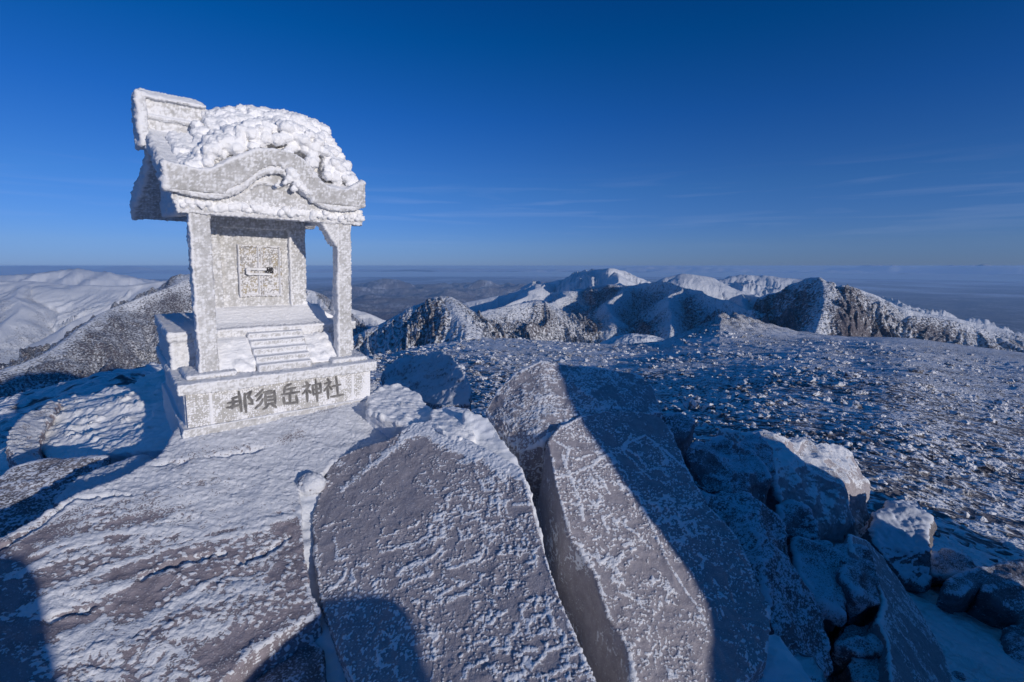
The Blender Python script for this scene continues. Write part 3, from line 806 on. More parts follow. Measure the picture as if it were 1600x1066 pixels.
# roof shell: main slope joined with the humped front
def roofA(v):      # height of the main roof across its depth
    f = np.interp(v, [.02, .10, .20, .32, .45, .55, .66, .78, .88], [1.058, 1.085, 1.125, 1.178, 1.240, 1.240, 1.13, 1.01, .935])
    return f
nu_, nv_ = 90, 80
Ug, Vg = np.meshgrid(np.linspace(0, 1, nu_), np.linspace(.02, .89, nv_))
flare = .05 * sstep(.62, .85, Vg)
Ug = (.002 - flare) + Ug * (.773 + 2 * flare)
hump = np.interp(Ug, tc_[:, 0], tc_[:, 1]) + .004
base = roofA(Vg)
topz = np.where(Vg < .47, np.maximum(base, hump), base)
# tips of the rear eave sweep up a little
topz += .025 * np.clip(np.abs(Ug - .38) - .30, 0, 1) * 2
under = np.where((Ug > .20) & (Ug < .53) & (Vg < .40), np.maximum(base - .075, np.interp(Ug, bc_[:, 0], bc_[:, 1]) + .03), base - .075)
bm = bmesh.new()
tv = [[bm.verts.new((Ug[j, i], Vg[j, i], topz[j, i])) for i in range(nu_)] for j in range(nv_)]
uv = [[bm.verts.new((Ug[j, i], Vg[j, i], under[j, i])) for i in range(nu_)] for j in range(nv_)]
for j in range(nv_ - 1):
    for i in range(nu_ - 1):
        bm.faces.new((tv[j][i], tv[j][i + 1], tv[j + 1][i + 1], tv[j + 1][i]))
        bm.faces.new((uv[j][i], uv[j + 1][i], uv[j + 1][i + 1], uv[j][i + 1]))
for j in range(nv_ - 1):
    bm.faces.new((tv[j][0], tv[j + 1][0], uv[j + 1][0], uv[j][0])); bm.faces.new((tv[j + 1][-1], tv[j][-1], uv[j][-1], uv[j + 1][-1]))
for i in range(nu_ - 1):
    bm.faces.new((tv[0][i + 1], tv[0][i], uv[0][i], uv[0][i + 1])); bm.faces.new((tv[-1][i], tv[-1][i + 1], uv[-1][i + 1], uv[-1][i]))
bmesh.ops.recalc_face_normals(bm, faces=bm.faces[:])
# gable walls under the ridge
for u0, u1 in ((.06, .10), (.66, .70)):   # side walls
    pts = [(.12, .90), (.12, .99), (.45, 1.19), (.55, 1.19), (.76, .96), (.76, .88)]
    add_poly_prism(bm, [(u0, a, b_) for a, b_ in pts], [(u1, a, b_) for a, b_ in pts])
roof = shrine_part('roof', bm, .0060, frost_bias=-.12, amp=.0045, wind=1.4, shaggy=.010)
# ridge beam
UE = sl(318, 166, v=.5)[0]
bm = bmesh.new()
add_poly_prism(bm, [(-.012, .425, 1.365), (-.012, .575, 1.365), (-.012, .565, 1.378), (-.012, .525, 1.400), (-.012, .475, 1.400), (-.012, .435, 1.378)],
                   [(UE, .425, 1.365), (UE, .575, 1.365), (UE, .565, 1.378), (UE - .03, .525, 1.400), (UE - .03, .475, 1.400), (UE, .435, 1.378)])
add_poly_prism(bm, [(-.028, .40, 1.17), (-.028, .42, 1.30), (-.028, .43, 1.385), (-.028, .57, 1.385), (-.028, .58, 1.30), (-.028, .62, 1.17)],
                   [(-.006, .40, 1.17), (-.006, .42, 1.30), (-.006, .43, 1.385), (-.006, .57, 1.385), (-.006, .58, 1.30), (-.006, .62, 1.17)])
add_box(bm, (-.008, .452, 1.30), (UE, .548, 1.375))
add_box(bm, (-.012, .432, 1.284), (.742, .568, 1.300))
add_box(bm, (-.006, .448, 1.21), (.778, .552, 1.29))
add_poly_prism(bm, [(.0, .40, 1.21), (.0, .60, 1.21), (.0, .56, 1.235), (.0, .44, 1.235)], [(.77, .40, 1.21), (.77, .60, 1.21), (.77, .56, 1.235), (.77, .44, 1.235)])
shrine_part('ridge', bm, .0052, frost_bias=.06, amp=.004, wind=1.5, shaggy=.012, parent=roof)

# deep rime on the roof: two cauliflower mounds
def mound(name, fn, n, r0, r1, seed, voxel=.0056):
    rnd = random.Random(seed); bm = bmesh.new()
    for k in range(n):
        p, s = fn(rnd)
        s *= rnd.uniform(r0, r1)
        add_ball(bm, p, (s * rnd.uniform(.9, 1.25), s * rnd.uniform(.9, 1.2), s * rnd.uniform(.75, 1.05)))
    return shrine_part(name, bm, voxel, mat=M_rime, frost_bias=.35, amp=.0050, size=.014, sm=2, wind=.6, parent=roof)
def hump_at(u): return float(np.interp(u, tc_[:, 0], tc_[:, 1]))
# outline of the front mound above the board, traced
FM = np.array([sl(*p, v=.12)[[0, 2]] for p in [(300, 262), (318, 240), (332, 222), (352, 210), (377, 201), (405, 197), (433, 196), (461, 202), (490, 218), (505, 236), (518, 256), (538, 274), (562, 288)]])
def f_front(r):
    u = r.uniform(.075, .745); v = r.betavariate(1.2, 1.4) * .36 + .055
    zt = np.interp(u, FM[:, 0], FM[:, 1]); zb = max(hump_at(u), float(roofA(v)))
    zt = zt + .012 - .5 * max(0, .10 - v) - 1.2 * max(0, v - .22)
    if v > .2: zt = max(zt, zb + .012)
    t = r.random() ** .45
    return (u, v, zb - .01 + max(zt - zb + .01, .004) * t), 1.0
mound('front_roof_snow', f_front, 1500, .014, .031, 11)
BM_ = np.array([sl(*p, v=.5)[[0, 2]] for p in [(300, 205), (312, 186), (325, 175), (340, 170), (388, 168), (433, 173), (455, 176), (478, 186), (498, 192), (507, 213), (510, 236)]])
def f_back(r):
    u = r.uniform(BM_[1, 0] + .015, .785); v = min(.60, r.gauss(.46, .07))
    zt = np.interp(u, BM_[:, 0], BM_[:, 1]) - .012 - 4 * (v - .49) ** 2
    zb = float(roofA(v)) if v < .44 else 1.30
    return (u, v, zb - .02 + max(zt - zb + .02, 0) * r.random() ** .35), 1.0
mound('ridge_snow', f_back, 1200, .014, .030, 12)
def f_valley(r):
    u = r.uniform(.16, .79); v = r.uniform(.24, .44)
    zb = max(hump_at(u), float(roofA(v)))
    return (u, v, zb + r.uniform(0, .035 + .05 * (v - .24) / .2)), 1.0
mound('roof_valley_snow', f_valley, 420, .016, .030, 13)

# ------------------------------------------------------------------ summit rocks
def nbr_smooth(V, Fq, it):
    n = len(V); A = V.copy()
    e = np.r_[Fq[:, [0, 1]], Fq[:, [1, 2]], Fq[:, [2, 3]], Fq[:, [3, 0]]]
    deg = np.bincount(e[:, 0], minlength=n) + np.bincount(e[:, 1], minlength=n) + 1e-9
    for _ in range(it):
        B = np.empty_like(A)
        for k in range(3):
            B[:, k] = (np.bincount(e[:, 0], A[e[:, 1], k], n) + np.bincount(e[:, 1], A[e[:, 0], k], n)) / deg
        A = .3 * A + .7 * B
    return A

def seg_dist(V, a, b):
    ab = b - a; t = np.clip(((V - a) @ ab) / (ab @ ab + 1e-12), 0, 1)
    return np.linalg.norm(V - a - t[:, None] * ab, axis=1)

def lines_mask(V, lines, width, jitter=.5, seed=0):
    """1 on the given 3-D polylines; broken up so that they read as rime caught in carved strokes"""
    m = np.zeros(len(V))
    w = width * (1 + jitter * vnoise(V / .016, seed))
    wb = V + np.c_[vnoise(V / .02, seed + 1), vnoise(V / .02, seed + 2), vnoise(V / .02, seed + 3)] * .0035
    for pl in lines:
        pl = np.array(pl)
        lo = pl.min(0) - .05; hi = pl.max(0) + .05
        idx = np.nonzero(((V > lo) & (V < hi)).all(1))[0]
        if not len(idx): continue
        d = np.full(len(idx), 9.)
        for a, b in zip(pl[:-1], pl[1:]): d = np.minimum(d, seg_dist(wb[idx], a, b))
        m[idx] = np.maximum(m[idx], 1 - sstep(w[idx] * .6, w[idx] * 1.5, d))
    return m

def rock(name, label, bm, voxel=.01, smooth=3, mat=None, rough=.02, cover=.2, speck=.4, speck_size=.011, web=0., edge=.8, upf=.5, lines=None, lw=.004,
         extra=None, facet=0., micro=.18, vein=0., grooves=None, groove_depth=.01, low=None, cat='rock', group=None, seed=0, lump=0.0, grain=(1, 1, 1), thick=.004):
    V, Nn, Fq = remeshed(bm, voxel, smooth)
    n0 = len(V)
    sd = seed * 13 + 5
    dirn = np.array(grain)
    # broad chips and undulation
    d = rough * fbm(V / .45 , 3, sd) + rough * .45 * fbm(V * dirn / .11, 4, sd + 1, ridged=True) + rough * micro * fbm(V / .025, 3, sd + 2)
    if facet:
        d = d + facet * (cell(V / .42 + .2 * fbm(V / .3, 2, sd + 31)[:, None], sd + 30) - .5) + facet * .4 * (cell(V / .17, sd + 32) - .5)
    V = V + Nn * d[:, None]
    Nn = vnormals(V, Fq)
    if (Nn[:, 2] * (V[:, 2] - V[:, 2].mean())).sum() < 0: Nn = -Nn
    if grooves is not None:
        gm = lines_mask(V, grooves, .010, .7, sd + 40)
        V = V - Nn * (gm * groove_depth)[:, None]
        Nn = vnormals(V, Fq)
        if (Nn[:, 2] * (V[:, 2] - V[:, 2].mean())).sum() < 0: Nn = -Nn
    Sm = nbr_smooth(V, Fq, 22)
    curv = ((V - Sm) * Nn).sum(1)
    cs = np.std(curv) + 1e-9
    convex = sstep(.8, 2.6, curv / cs); concave = sstep(.6, 2.4, -curv / cs)
    up = np.clip(Nn[:, 2], 0, 1)
    big = fbm(V / .16, 4, sd + 3)
    P = (V + np.c_[vnoise(V / .03, sd + 8), vnoise(V / .03, sd + 9), vnoise(V / .03, sd + 10)] * .010) / speck_size
    c = cell(P * dirn, sd + 4)
    here = sstep(-.1, .35, fbm(V / .09, 3, sd + 5) + (speck - .5) * 1.6 + .12)
    s = (1 - sstep(.22, .50, c)) * here
    s0 = 1 - sstep(.25, .55, cell((V + np.c_[vnoise(V / .01, sd + 18), vnoise(V / .01, sd + 19), vnoise(V / .01, sd + 10)] * .002) / .0075, sd + 15))
    s2 = (1 - sstep(.10, .36, cell(P * .45 + 9, sd + 6))) * here
    f = cover + .30 * big + .80 * np.maximum(s, s2 * .9) + edge * convex * (.55 + .6 * vnoise(V / .035, sd + 14)) + .35 * concave + upf * (sstep(.25, 1, up) - .5)
    if web: f += web * (sstep(.55, .95, fbm(V * dirn / .05, 3, sd + 7, ridged=True)) )
    if vein:
        q = V + np.c_[vnoise(V / .022, sd + 21), vnoise(V / .022, sd + 22), vnoise(V / .022, sd + 23)] * .012
        f += vein * sstep(.78, .93, 1 - np.abs(vnoise(q / .034, sd + 24)) * 1.4) * sstep(-.25, .15, fbm(V / .08, 3, sd + 25)) * (.4 + .8 * s0)
    if lines is not None: f += lines_mask(V, lines, lw, seed=sd) * (.45 + .65 * s0)
    if extra is not None: f = extra(V, Nn, f)
    fr = np.clip(f, -.5, 1.6)
    h = thick * np.clip(fr, 0, 1.2) * (1 + .5 * vnoise(V / .008, sd + 11))
    if lump:
        h = h + lump * np.clip(fr - .4, 0, 1) * (1 - sstep(.1, .6, cell(V / (lump * 4.0), sd + 12)))
    V = V + Nn * h[:, None]
    if low is not None:            # drop buried underside
        keep = V[:, 2] > low
        k = keep[Fq].any(1); Fq = Fq[k]
        used = np.zeros(len(V), bool); used[Fq.ravel()] = True
        mp_ = np.cumsum(used) - 1; V = V[used]; fr = fr[used]; Fq = mp_[Fq]
    o = link(name, make_mesh(name, V, Fq, {'frost': fr}, mat or M_slab))
    return tag(o, label, cat, group)

def prism(bm, px_outline, pl, off):
    A = [onplane(x, y, pl) for x, y in px_outline]
    add_poly_prism(bm, A, [a + np.array(off) for a in A])

def hull(pts, drop=.35, back=.06):
    bm = bmesh.new()
    P = [atY(*p) for p in pts]
    Q = [p + np.array([p[0] * back * .3, p[1] * back, -drop]) for p in P]
    add_hull(bm, P + Q)
    return bm

def zl(ox, oy, s, pts): return [(ox + x / s, oy + y / s) for x, y in pts]

# --- the long streaked rock and the terrace that carries the shrine
PL = plane3(atZ(290, 688, -.709), atZ(577, 640, -.714), atZ(250, 1066, -1.06))
bm = bmesh.new()
prism(bm, [(-170, 900), (-60, 868), (0, 842), (60, 808), (120, 776), (200, 742), (255, 712), (285, 660), (300, 610), (420, 590), (560, 588), (600, 612), (640, 640), (655, 668), (620, 690), (560, 712), (522, 722), (500, 742),
           (474, 738), (470, 780), (477, 860), (484, 930), (500, 955), (450, 985), (400, 1015), (350, 1060), (310, 1130), (-60, 1180)], PL, (-.03, .02, -.34))
L3 = lambda pts: [onplane(x, y, PL) for x, y in zl(0, 560, 2.106, pts)]
streaks = [L3(p) for p in ([(90, 662), (200, 612), (400, 572), (620, 560)], [(130, 800), (350, 692), (500, 642), (700, 560), (960, 520)], [(180, 1005), (300, 962), (430, 902), (560, 812), (740, 702)],
                           [(170, 985), (280, 880), (350, 850)], [(500, 1062), (560, 962), (595, 960)], [(480, 1012), (522, 968)], [(300, 1062), (385, 1040)], [(60, 720), (180, 640), (330, 600)], [(770, 735), (850, 760)], [(330, 700), (470, 650), (640, 600), (880, 560)],
                           [(600, 900), (660, 880), (700, 905)], [(660, 800), (740, 790)], [(120, 860), (240, 810), (420, 740)])]
def left_extra(V, Nn, f):
    wide = lines_mask(V, streaks, .009, .6, 3)
    wide2 = lines_mask(V, streaks, .030, .7, 4)
    ly = V[:, 1] + .12 * fbm(V / .2, 3, 90) - .22 * (V[:, 0] + 1.0)
    snow = sstep(1.40, 1.85, ly)
    along = fbm(np.c_[(V[:, 0] * .8 + V[:, 1] * .6) / .35, (-V[:, 0] * .6 + V[:, 1] * .8) / .035, V[:, 2] / .1], 4, 91)
    return f + .55 * wide + .22 * wide2 + .55 * snow + .50 * along * (1 - .5 * snow) + .08
rock('rock', 'long flat rock under the shrine, streaked with diagonal bands of rime', bm, .0052, 4, M_left, rough=.020, cover=.05, speck=.58, speck_size=.013, edge=.5, upf=.1, extra=left_extra, low=-1.3, seed=1, lump=.003, grain=(.5, 1, 1), grooves=[L3(p) for p in ([(-20, 640), (110, 560), (240, 470), (420, 455)], [(470, 722), (560, 680), (650, 652), (730, 646)], [(800, 668), (870, 640), (950, 588)], [(480, 365), (560, 350), (700, 330), (860, 300)], [(160, 860), (240, 835), (300, 820)], [(590, 355), (640, 330), (740, 320)])], groove_depth=.016)

# --- inscribed slabs
A4 = lambda pts: zl(580, 640, 4.846, pts)
B4 = lambda pts: zl(700, 840, 4.718, pts)
C4 = lambda pts: zl(440, 620, 2.39, pts)
D4 = lambda pts: zl(900, 660, 4.443, pts)
E4 = lambda pts: zl(740, 540, 2.027, pts)
CH1 = [A4(p) for p in (
 [(820, 540), (900, 512), (965, 500)], [(840, 545), (848, 590), (858, 622), (920, 600)], [(862, 562), (900, 552)], [(915, 512), (925, 600)], [(962, 500), (1000, 520), (1034, 530), (1026, 602)], [(970, 552), (1022, 545)],
 [(955, 608), (965, 720), (960, 800)], [(908, 662), (1005, 638)], [(900, 716), (1062, 680)], [(905, 716), (880, 800)], [(1010, 692), (1022, 772)], [(1075, 722), (1180, 714)],
 [(915, 886), (1040, 850), (1140, 810)], [(990, 882), (1002, 942), (950, 952)], [(1100, 832), (1130, 900), (1160, 962), (1060, 976)], [(1075, 902), (1112, 880)], [(1020, 982), (1060, 1066)], [(1140, 962), (1156, 1012)],
 [(555, 612), (640, 572), (750, 540)], [(610, 542), (605, 572)], [(602, 640), (572, 682), (585, 746)], [(640, 622), (700, 610), (745, 640), (752, 682)], [(626, 672), (690, 655)],
 [(345, 522), (372, 492), (450, 475)], [(345, 500), (385, 580), (440, 592)], [(232, 520), (250, 562)], [(240, 590), (310, 602), (312, 640)], [(480, 602), (490, 720), (540, 742)], [(482, 692), (540, 670)],
 [(625, 822), (785, 775)], [(682, 760), (692, 852)], [(690, 866), (830, 820), (826, 872)], [(660, 892), (682, 992), (760, 962)], [(700, 922), (762, 900)], [(740, 920), (742, 982)], [(830, 882), (892, 870), (902, 952), (842, 962)],
 [(560, 782), (482, 832), (540, 850)], [(520, 852), (570, 892), (502, 942)], [(50, 1032), (60, 970), (100, 900)], [(62, 970), (200, 932), (420, 845)], [(50, 1032), (300, 1032), (430, 962), (450, 900)])]
CH1 += [B4(p) for p in (
 [(430, 0), (470, 122)], [(380, 122), (392, 80), (430, 50)], [(460, 222), (540, 190), (632, 170)], [(525, 140), (532, 190)], [(50, 362), (120, 322), (210, 290), (262, 265)], [(0, 476), (60, 432), (130, 420), (162, 380)],
 [(345, 462), (345, 382), (400, 350), (430, 310), (430, 200)], [(470, 372), (480, 330), (540, 290), (578, 258)], [(535, 592), (540, 512), (610, 460), (720, 435), (745, 520), (770, 600), (782, 672), (690, 690), (610, 732), (580, 640), (535, 560)],
 [(570, 622), (660, 580), (750, 560)], [(640, 492), (660, 572)], [(300, 622), (340, 590), (430, 540)], [(190, 692), (200, 620), (250, 590)], [(250, 682), (300, 570), (312, 540)], [(95, 882), (130, 820), (230, 760), (340, 740), (362, 872)],
 [(430, 852), (440, 760)], [(450, 722), (510, 690), (512, 640)], [(130, 1032), (140, 960), (230, 920), (292, 890)], [(520, 882), (600, 820), (642, 820)], [(690, 882), (740, 840), (840, 800), (860, 730), (820, 702), (830, 680)], [(730, 842), (730, 800)],
 [(740, 1022), (830, 980), (900, 950), (860, 880), (982, 830)], [(560, 1002), (520, 1020), (430, 1052)], [(580, 902), (620, 960), (682, 900)])]
CH1 += [C4(p) for p in ([(150, 492), (200, 475), (210, 508)], [(190, 500), (262, 488)], [(200, 530), (210, 612)], [(205, 576), (250, 565)], [(200, 612), (246, 600)], [(180, 720), (230, 682), (242, 640)], [(260, 652), (270, 690)], [(245, 412), (300, 402)],
 [(575, 752), (640, 712), (750, 665)], [(590, 762), (700, 730)], [(480, 640), (560, 600), (600, 560)], [(430, 660), (520, 610)], [(440, 700), (560, 660)], [(520, 560), (600, 520)], [(640, 640), (740, 600), (765, 560)], [(360, 540), (372, 580), (450, 560)])]
CH2 = [D4(p) for p in (
 [(330, 202), (350, 150), (480, 90), (560, 150), (640, 262), (510, 332), (430, 232), (362, 190)], [(420, 346), (510, 335), (642, 275)], [(432, 236), (520, 190)], [(0, 262), (100, 225), (192, 195)], [(30, 332), (130, 290), (170, 240), (250, 230), (262, 290), (200, 302)],
 [(100, 312), (180, 400), (232, 492)], [(95, 382), (150, 452)], [(40, 572), (46, 682)], [(130, 482), (170, 500), (150, 582)], [(180, 656), (222, 762)], [(260, 692), (330, 650), (342, 722)], [(20, 812), (40, 860), (30, 920), (0, 962)], [(340, 906), (412, 880)], [(330, 862), (382, 840)],
 [(200, 1032), (240, 990), (300, 970), (295, 945)], [(225, 940), (240, 990), (282, 1062)], [(195, 972), (225, 910)], [(150, 922), (160, 982)], [(590, 532), (640, 515), (682, 552)], [(510, 562), (570, 560), (592, 622)], [(560, 702), (590, 640), (662, 700)], [(850, 782), (952, 770)], [(850, 722), (902, 740)],
 [(600, 180), (690, 260), (772, 322)], [(830, 580), (872, 560)], [(760, 700), (820, 690), (830, 760)], [(720, 800), (800, 780)], [(600, 420), (640, 412)], [(960, 990), (1040, 985)], [(870, 1000), (900, 940), (850, 920)])]
CH2 += [E4(p) for p in ([(400, 692), (470, 670), (472, 650)], [(430, 662), (472, 752)], [(462, 1022), (470, 960), (522, 930)], [(330, 612), (345, 652), (325, 702)], [(480, 792), (560, 830)], [(440, 430), (520, 470), (560, 560)], [(470, 560), (560, 640)], [(250, 300), (300, 330), (290, 380)],
 [(260, 420), (330, 400)], [(600, 560), (640, 540), (680, 590)], [(650, 620), (720, 600)], [(560, 560), (620, 700), (720, 850), (740, 900)], [(760, 740), (800, 800)], [(500, 280), (470, 330), (560, 420)], [(280, 350), (330, 480)])]

P1 = plane3(atZ(640, 665, -.715), atZ(830, 745, -.80), atZ(650, 1066, -1.12))
bm = bmesh.new()
prism(bm, [(492, 866), (489, 817), (495, 785), (508, 752), (517, 722), (560, 700), (607, 689), (622, 680), (645, 662), (674, 658), (699, 672), (741, 693), (796, 722), (814, 733), (823, 758), (835, 804), (850, 858), (863, 900), (883, 955), (904, 1005), (925, 1051),
           (948, 1100), (920, 1190), (560, 1190), (552, 1066), (528, 1015), (512, 972), (499, 930)], P1, (.0, .03, -.30))
def s1_extra(V, Nn, f):
    c0 = onplane(560, 760, P1); c1 = onplane(620, 840, P1)
    f = f - .5 * np.exp(-(np.linalg.norm(V - c0, axis=1) / .22) ** 2) - .25 * np.exp(-(np.linalg.norm(V - c1, axis=1) / .12) ** 2)
    q = np.array([onplane(x, y, P1) for x, y in ((640, 664), (820, 740))])
    d = seg_dist(V, q[0], q[1]); f = f + .75 * (1 - sstep(.01, .07, d + .02 * vnoise(V / .03, 3)))
    dg = [onplane(x, y, P1) for x, y in zl(440, 620, 2.39, [(230, 345), (300, 290), (400, 210), (470, 150), (560, 100)])]
    return f + .8 * lines_mask(V, [dg], .018, .6, 8)
rock('rock', 'large flat grey slab beside the streaked rock, carved characters filled with rime', bm, .0042, 4, M_slab, rough=.010, cover=.02, speck=.66, speck_size=.0105, edge=.62, upf=.0, micro=.07, vein=.95,
     lines=[[onplane(x, y, P1) for x, y in p] for p in CH1], lw=.0062, extra=s1_extra, low=-1.45, seed=2)

P2_ = plane3(atZ(905, 655, -.76), atZ(1150, 850, -1.13), atZ(1040, 1066, -1.31))
bm = bmesh.new()
prism(bm, [(856, 690), (873, 669), (905, 652), (950, 641), (1016, 645), (1035, 655), (1052, 680), (1073, 727), (1105, 787), (1149, 836), (1184, 905), (1204, 950), (1199, 1030), (1150, 1070), (1110, 1160), (1000, 1180), (987, 1066), (977, 1008), (947, 959), (927, 895), (888, 836), (866, 747)],
      P2_, (-.055, .04, -.42))
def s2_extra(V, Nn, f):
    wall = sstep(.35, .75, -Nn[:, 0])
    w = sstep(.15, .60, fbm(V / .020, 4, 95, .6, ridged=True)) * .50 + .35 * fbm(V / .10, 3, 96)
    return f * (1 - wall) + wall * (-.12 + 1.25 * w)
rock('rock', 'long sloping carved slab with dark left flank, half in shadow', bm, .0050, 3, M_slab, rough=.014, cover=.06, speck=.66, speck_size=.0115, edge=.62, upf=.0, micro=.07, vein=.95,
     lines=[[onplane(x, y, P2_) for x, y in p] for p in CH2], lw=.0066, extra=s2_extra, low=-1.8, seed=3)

bm = bmesh.new()
pk = [(844, 565, 2.72), (900, 571, 2.80), (950, 577, 2.86), (990, 583, 2.86), (1018, 603, 2.78), (1036, 645, 2.62), (1010, 640, 2.58), (945, 637, 2.44), (873, 665, 2.30), (850, 690, 2.22), (813, 708, 2.26), (780, 680, 2.40), (757, 642, 2.52), (775, 612, 2.6), (804, 584, 2.68)]
P = [atY(*p) for p in pk]
add_hull(bm, P + [p + np.array([.0, .10, -.42]) for p in P])
rock('rock', 'peaked grey block with rimed crest at the head of the sloping carved slab', bm, .0064, 2, M_slab, rough=.018, cover=.26, speck=.55, edge=.9, upf=.2, web=.45, seed=4)

# --- snow lying in the clefts between the slabs
def drift(pts, label, low_off=.25, seed=0, voxel=.009):
    bm = bmesh.new()
    P = [np.array(p) for p in pts]
    add_poly_prism(bm, P, [p + np.array([0, 0, -low_off]) for p in P])
    V, Nn, Fq = remeshed(bm, voxel, 4)
    V = V + Nn * (.020 * fbm(V / .12, 4, seed) + .007 * fbm(V / .025, 3, seed + 1))[:, None]
    fr = .5 + .5 * fbm(V / .1, 3, seed)
    return tag(link('snow_drift', make_mesh('snow_drift', V, Fq, {'frost': fr}, M_snow)), label, 'snow drift')
def down(x, y, pl, k): return onplane(x, y, pl) + np.array([0, 0, -k])
drift([down(455, 742, PL, .03), down(512, 742, P1, .015), down(505, 800, P1, .03), down(503, 870, P1, .045), down(520, 960, P1, .06), down(570, 1066, P1, .07), down(620, 1200, P1, .08), down(330, 1200, PL, .16), down(360, 1045, PL, .14), down(480, 950, PL, .09), down(465, 860, PL, .05)],
      'snow filling the narrow cleft between the streaked rock and the inscribed slab', seed=5)
drift([down(725, 640, P1, .0), down(765, 640, P1, .03), down(830, 715, P1, .12), down(880, 860, P1, .27), down(960, 1000, P1, .24), down(1040, 1100, P1, .19), down(1040, 1250, P1, .18), down(860, 1250, P1, .18), down(820, 1000, P1, .24), down(780, 800, P1, .25), down(720, 700, P1, .06)],
      'blue-shadowed snow in the cleft left of the long sloping slab', seed=6)
drift([atZ(1075, 1000, -1.36), atZ(1210, 985, -1.40), atZ(1260, 1040, -1.42), atZ(1320, 1200, -1.45), atZ(1050, 1200, -1.40)], 'shaded snow patch at the lower end of the long sloping slab', seed=7)

rock('rock', 'small dark rock wedged in the shaded hollow below the streaked rock', hull([(395, 1060, 1.22), (430, 1020, 1.30), (478, 998, 1.34), (505, 1015, 1.30), (510, 1070, 1.18), (480, 1110, 1.1), (400, 1110, 1.1)], .2, .02), .006, 2, M_dark, rough=.015, cover=.1, seed=50)
# --- small round stone frozen in the cleft
bm = bmesh.new()
p = onplane(486, 752, PL); add_ball(bm, p + np.array([0, 0, -.012]), (.058, .052, .045), 2)
rock('stone', 'fist-sized round stone ringed with rime at the top of the narrow cleft', bm, .0046, 3, M_left, rough=.010, cover=.28, speck=.6, edge=.6, upf=.1, seed=8, lump=.005, cat='stone')

# --- crusted rocks behind and left of the shrine
def plate(outline, anchors, off):
    bm = bmesh.new(); prism(bm, outline, plane3(*[atY(*a) for a in anchors]), off); return bm
rock('rock', 'broad rock left of the shrine buried in lumpy sunlit snow crust', plate([(52, 690), (60, 655), (85, 630), (138, 617), (204, 602), (262, 576), (330, 580), (340, 690), (262, 702), (200, 708), (120, 716), (66, 722)], [(260, 690, 2.1), (66, 715, 2.15), (204, 602, 3.05)], (0, .05, -.5)),
     .0085, 4, M_rime, rough=.045, cover=.55, speck=.5, edge=.3, seed=9, lump=.020, grain=(.5, 1, 1))
rock('rock', 'rounded brownish ledge at the outer left edge of the snow-crusted rock', plate([(8, 694), (14, 672), (38, 650), (78, 628), (92, 630), (70, 660), (64, 695), (66, 728), (30, 735)], [(20, 690, 2.2), (64, 720, 2.12), (78, 628, 2.7)], (0, .05, -.5)),
     .0085, 4, M_left, rough=.030, cover=.35, speck=.6, edge=.5, seed=10, lump=.010)
rock('rock', 'dark rock at the left edge with a small sunlit frosted top', hull([(20, 728, 1.86), (70, 718, 1.93), (168, 716, 1.98), (150, 742, 1.90), (80, 790, 1.74), (40, 835, 1.62), (0, 850, 1.58), (-80, 870, 1.5), (-60, 800, 1.68), (0, 752, 1.80)], .4, -.02),
     .0080, 3, M_dark, rough=.025, cover=.22, speck=.55, edge=.7, seed=11, upf=.35)
rock('rock', 'low frosted ledge between the snow-crusted rock and the long streaked rock', hull([(84, 786, 1.62), (118, 752, 1.74), (165, 732, 1.82), (222, 714, 1.90), (240, 722, 1.86), (208, 744, 1.74), (160, 770, 1.65), (118, 794, 1.58)], .3, .02),
     .0070, 3, M_left, rough=.020, cover=.42, speck=.6, edge=.5, seed=12, lump=.008)
rock('rock', 'snow-draped rock in the left background beside the dark ledge', hull([(-60, 730, 2.5), (-20, 700, 2.7), (10, 700, 2.6), (26, 735, 2.3), (-10, 760, 2.2), (-70, 790, 2.1)], .4, .05), .011, 3, M_rime, rough=.03, cover=.6, seed=13, lump=.012)

# --- behind the shrine on the right
rock('rock', 'blue-shadowed sloping boulder just right of the shrine', hull([(596, 588, 3.9), (610, 570, 3.95), (640, 556, 3.9), (690, 548, 3.5), (708, 556, 3.3), (724, 580, 3.0), (738, 606, 2.8), (734, 630, 2.66), (690, 634, 2.75), (650, 624, 3.0), (600, 610, 3.5)], .5, .02),
     .0105, 2, M_left, rough=.03, cover=.50, speck=.5, edge=.5, seed=14, lump=.010)
rock('rock', 'snow-capped lump of rock beside the right end of the plinth', hull([(575, 618, 2.42), (600, 606, 2.58), (625, 604, 2.62), (655, 617, 2.52), (676, 636, 2.36), (680, 655, 2.20), (640, 667, 2.10), (600, 655, 2.16), (575, 642, 2.22)], .3, .03),
     .0070, 9, M_rime, rough=.022, cover=.5, seed=15, lump=.012)
rock('rock', 'snow-plastered stone at the head of the inscribed slab', hull([(672, 642, 2.24), (700, 636, 2.32), (733, 635, 2.32), (740, 660, 2.14), (742, 690, 2.0), (722, 692, 1.97), (695, 678, 2.0), (672, 662, 2.09)], .25, .03),
     .0065, 7, M_rime, rough=.016, cover=.5, seed=16, lump=.010)
rock('rock', 'small dark boulder behind the right shoulder of the peaked block', hull([(1036, 650, 3.0), (1062, 644, 3.1), (1086, 655, 3.05), (1080, 672, 2.95), (1070, 686, 2.9), (1045, 682, 2.88)], .35, .05), .010, 2, M_dark, rough=.02, cover=.2, seed=17)

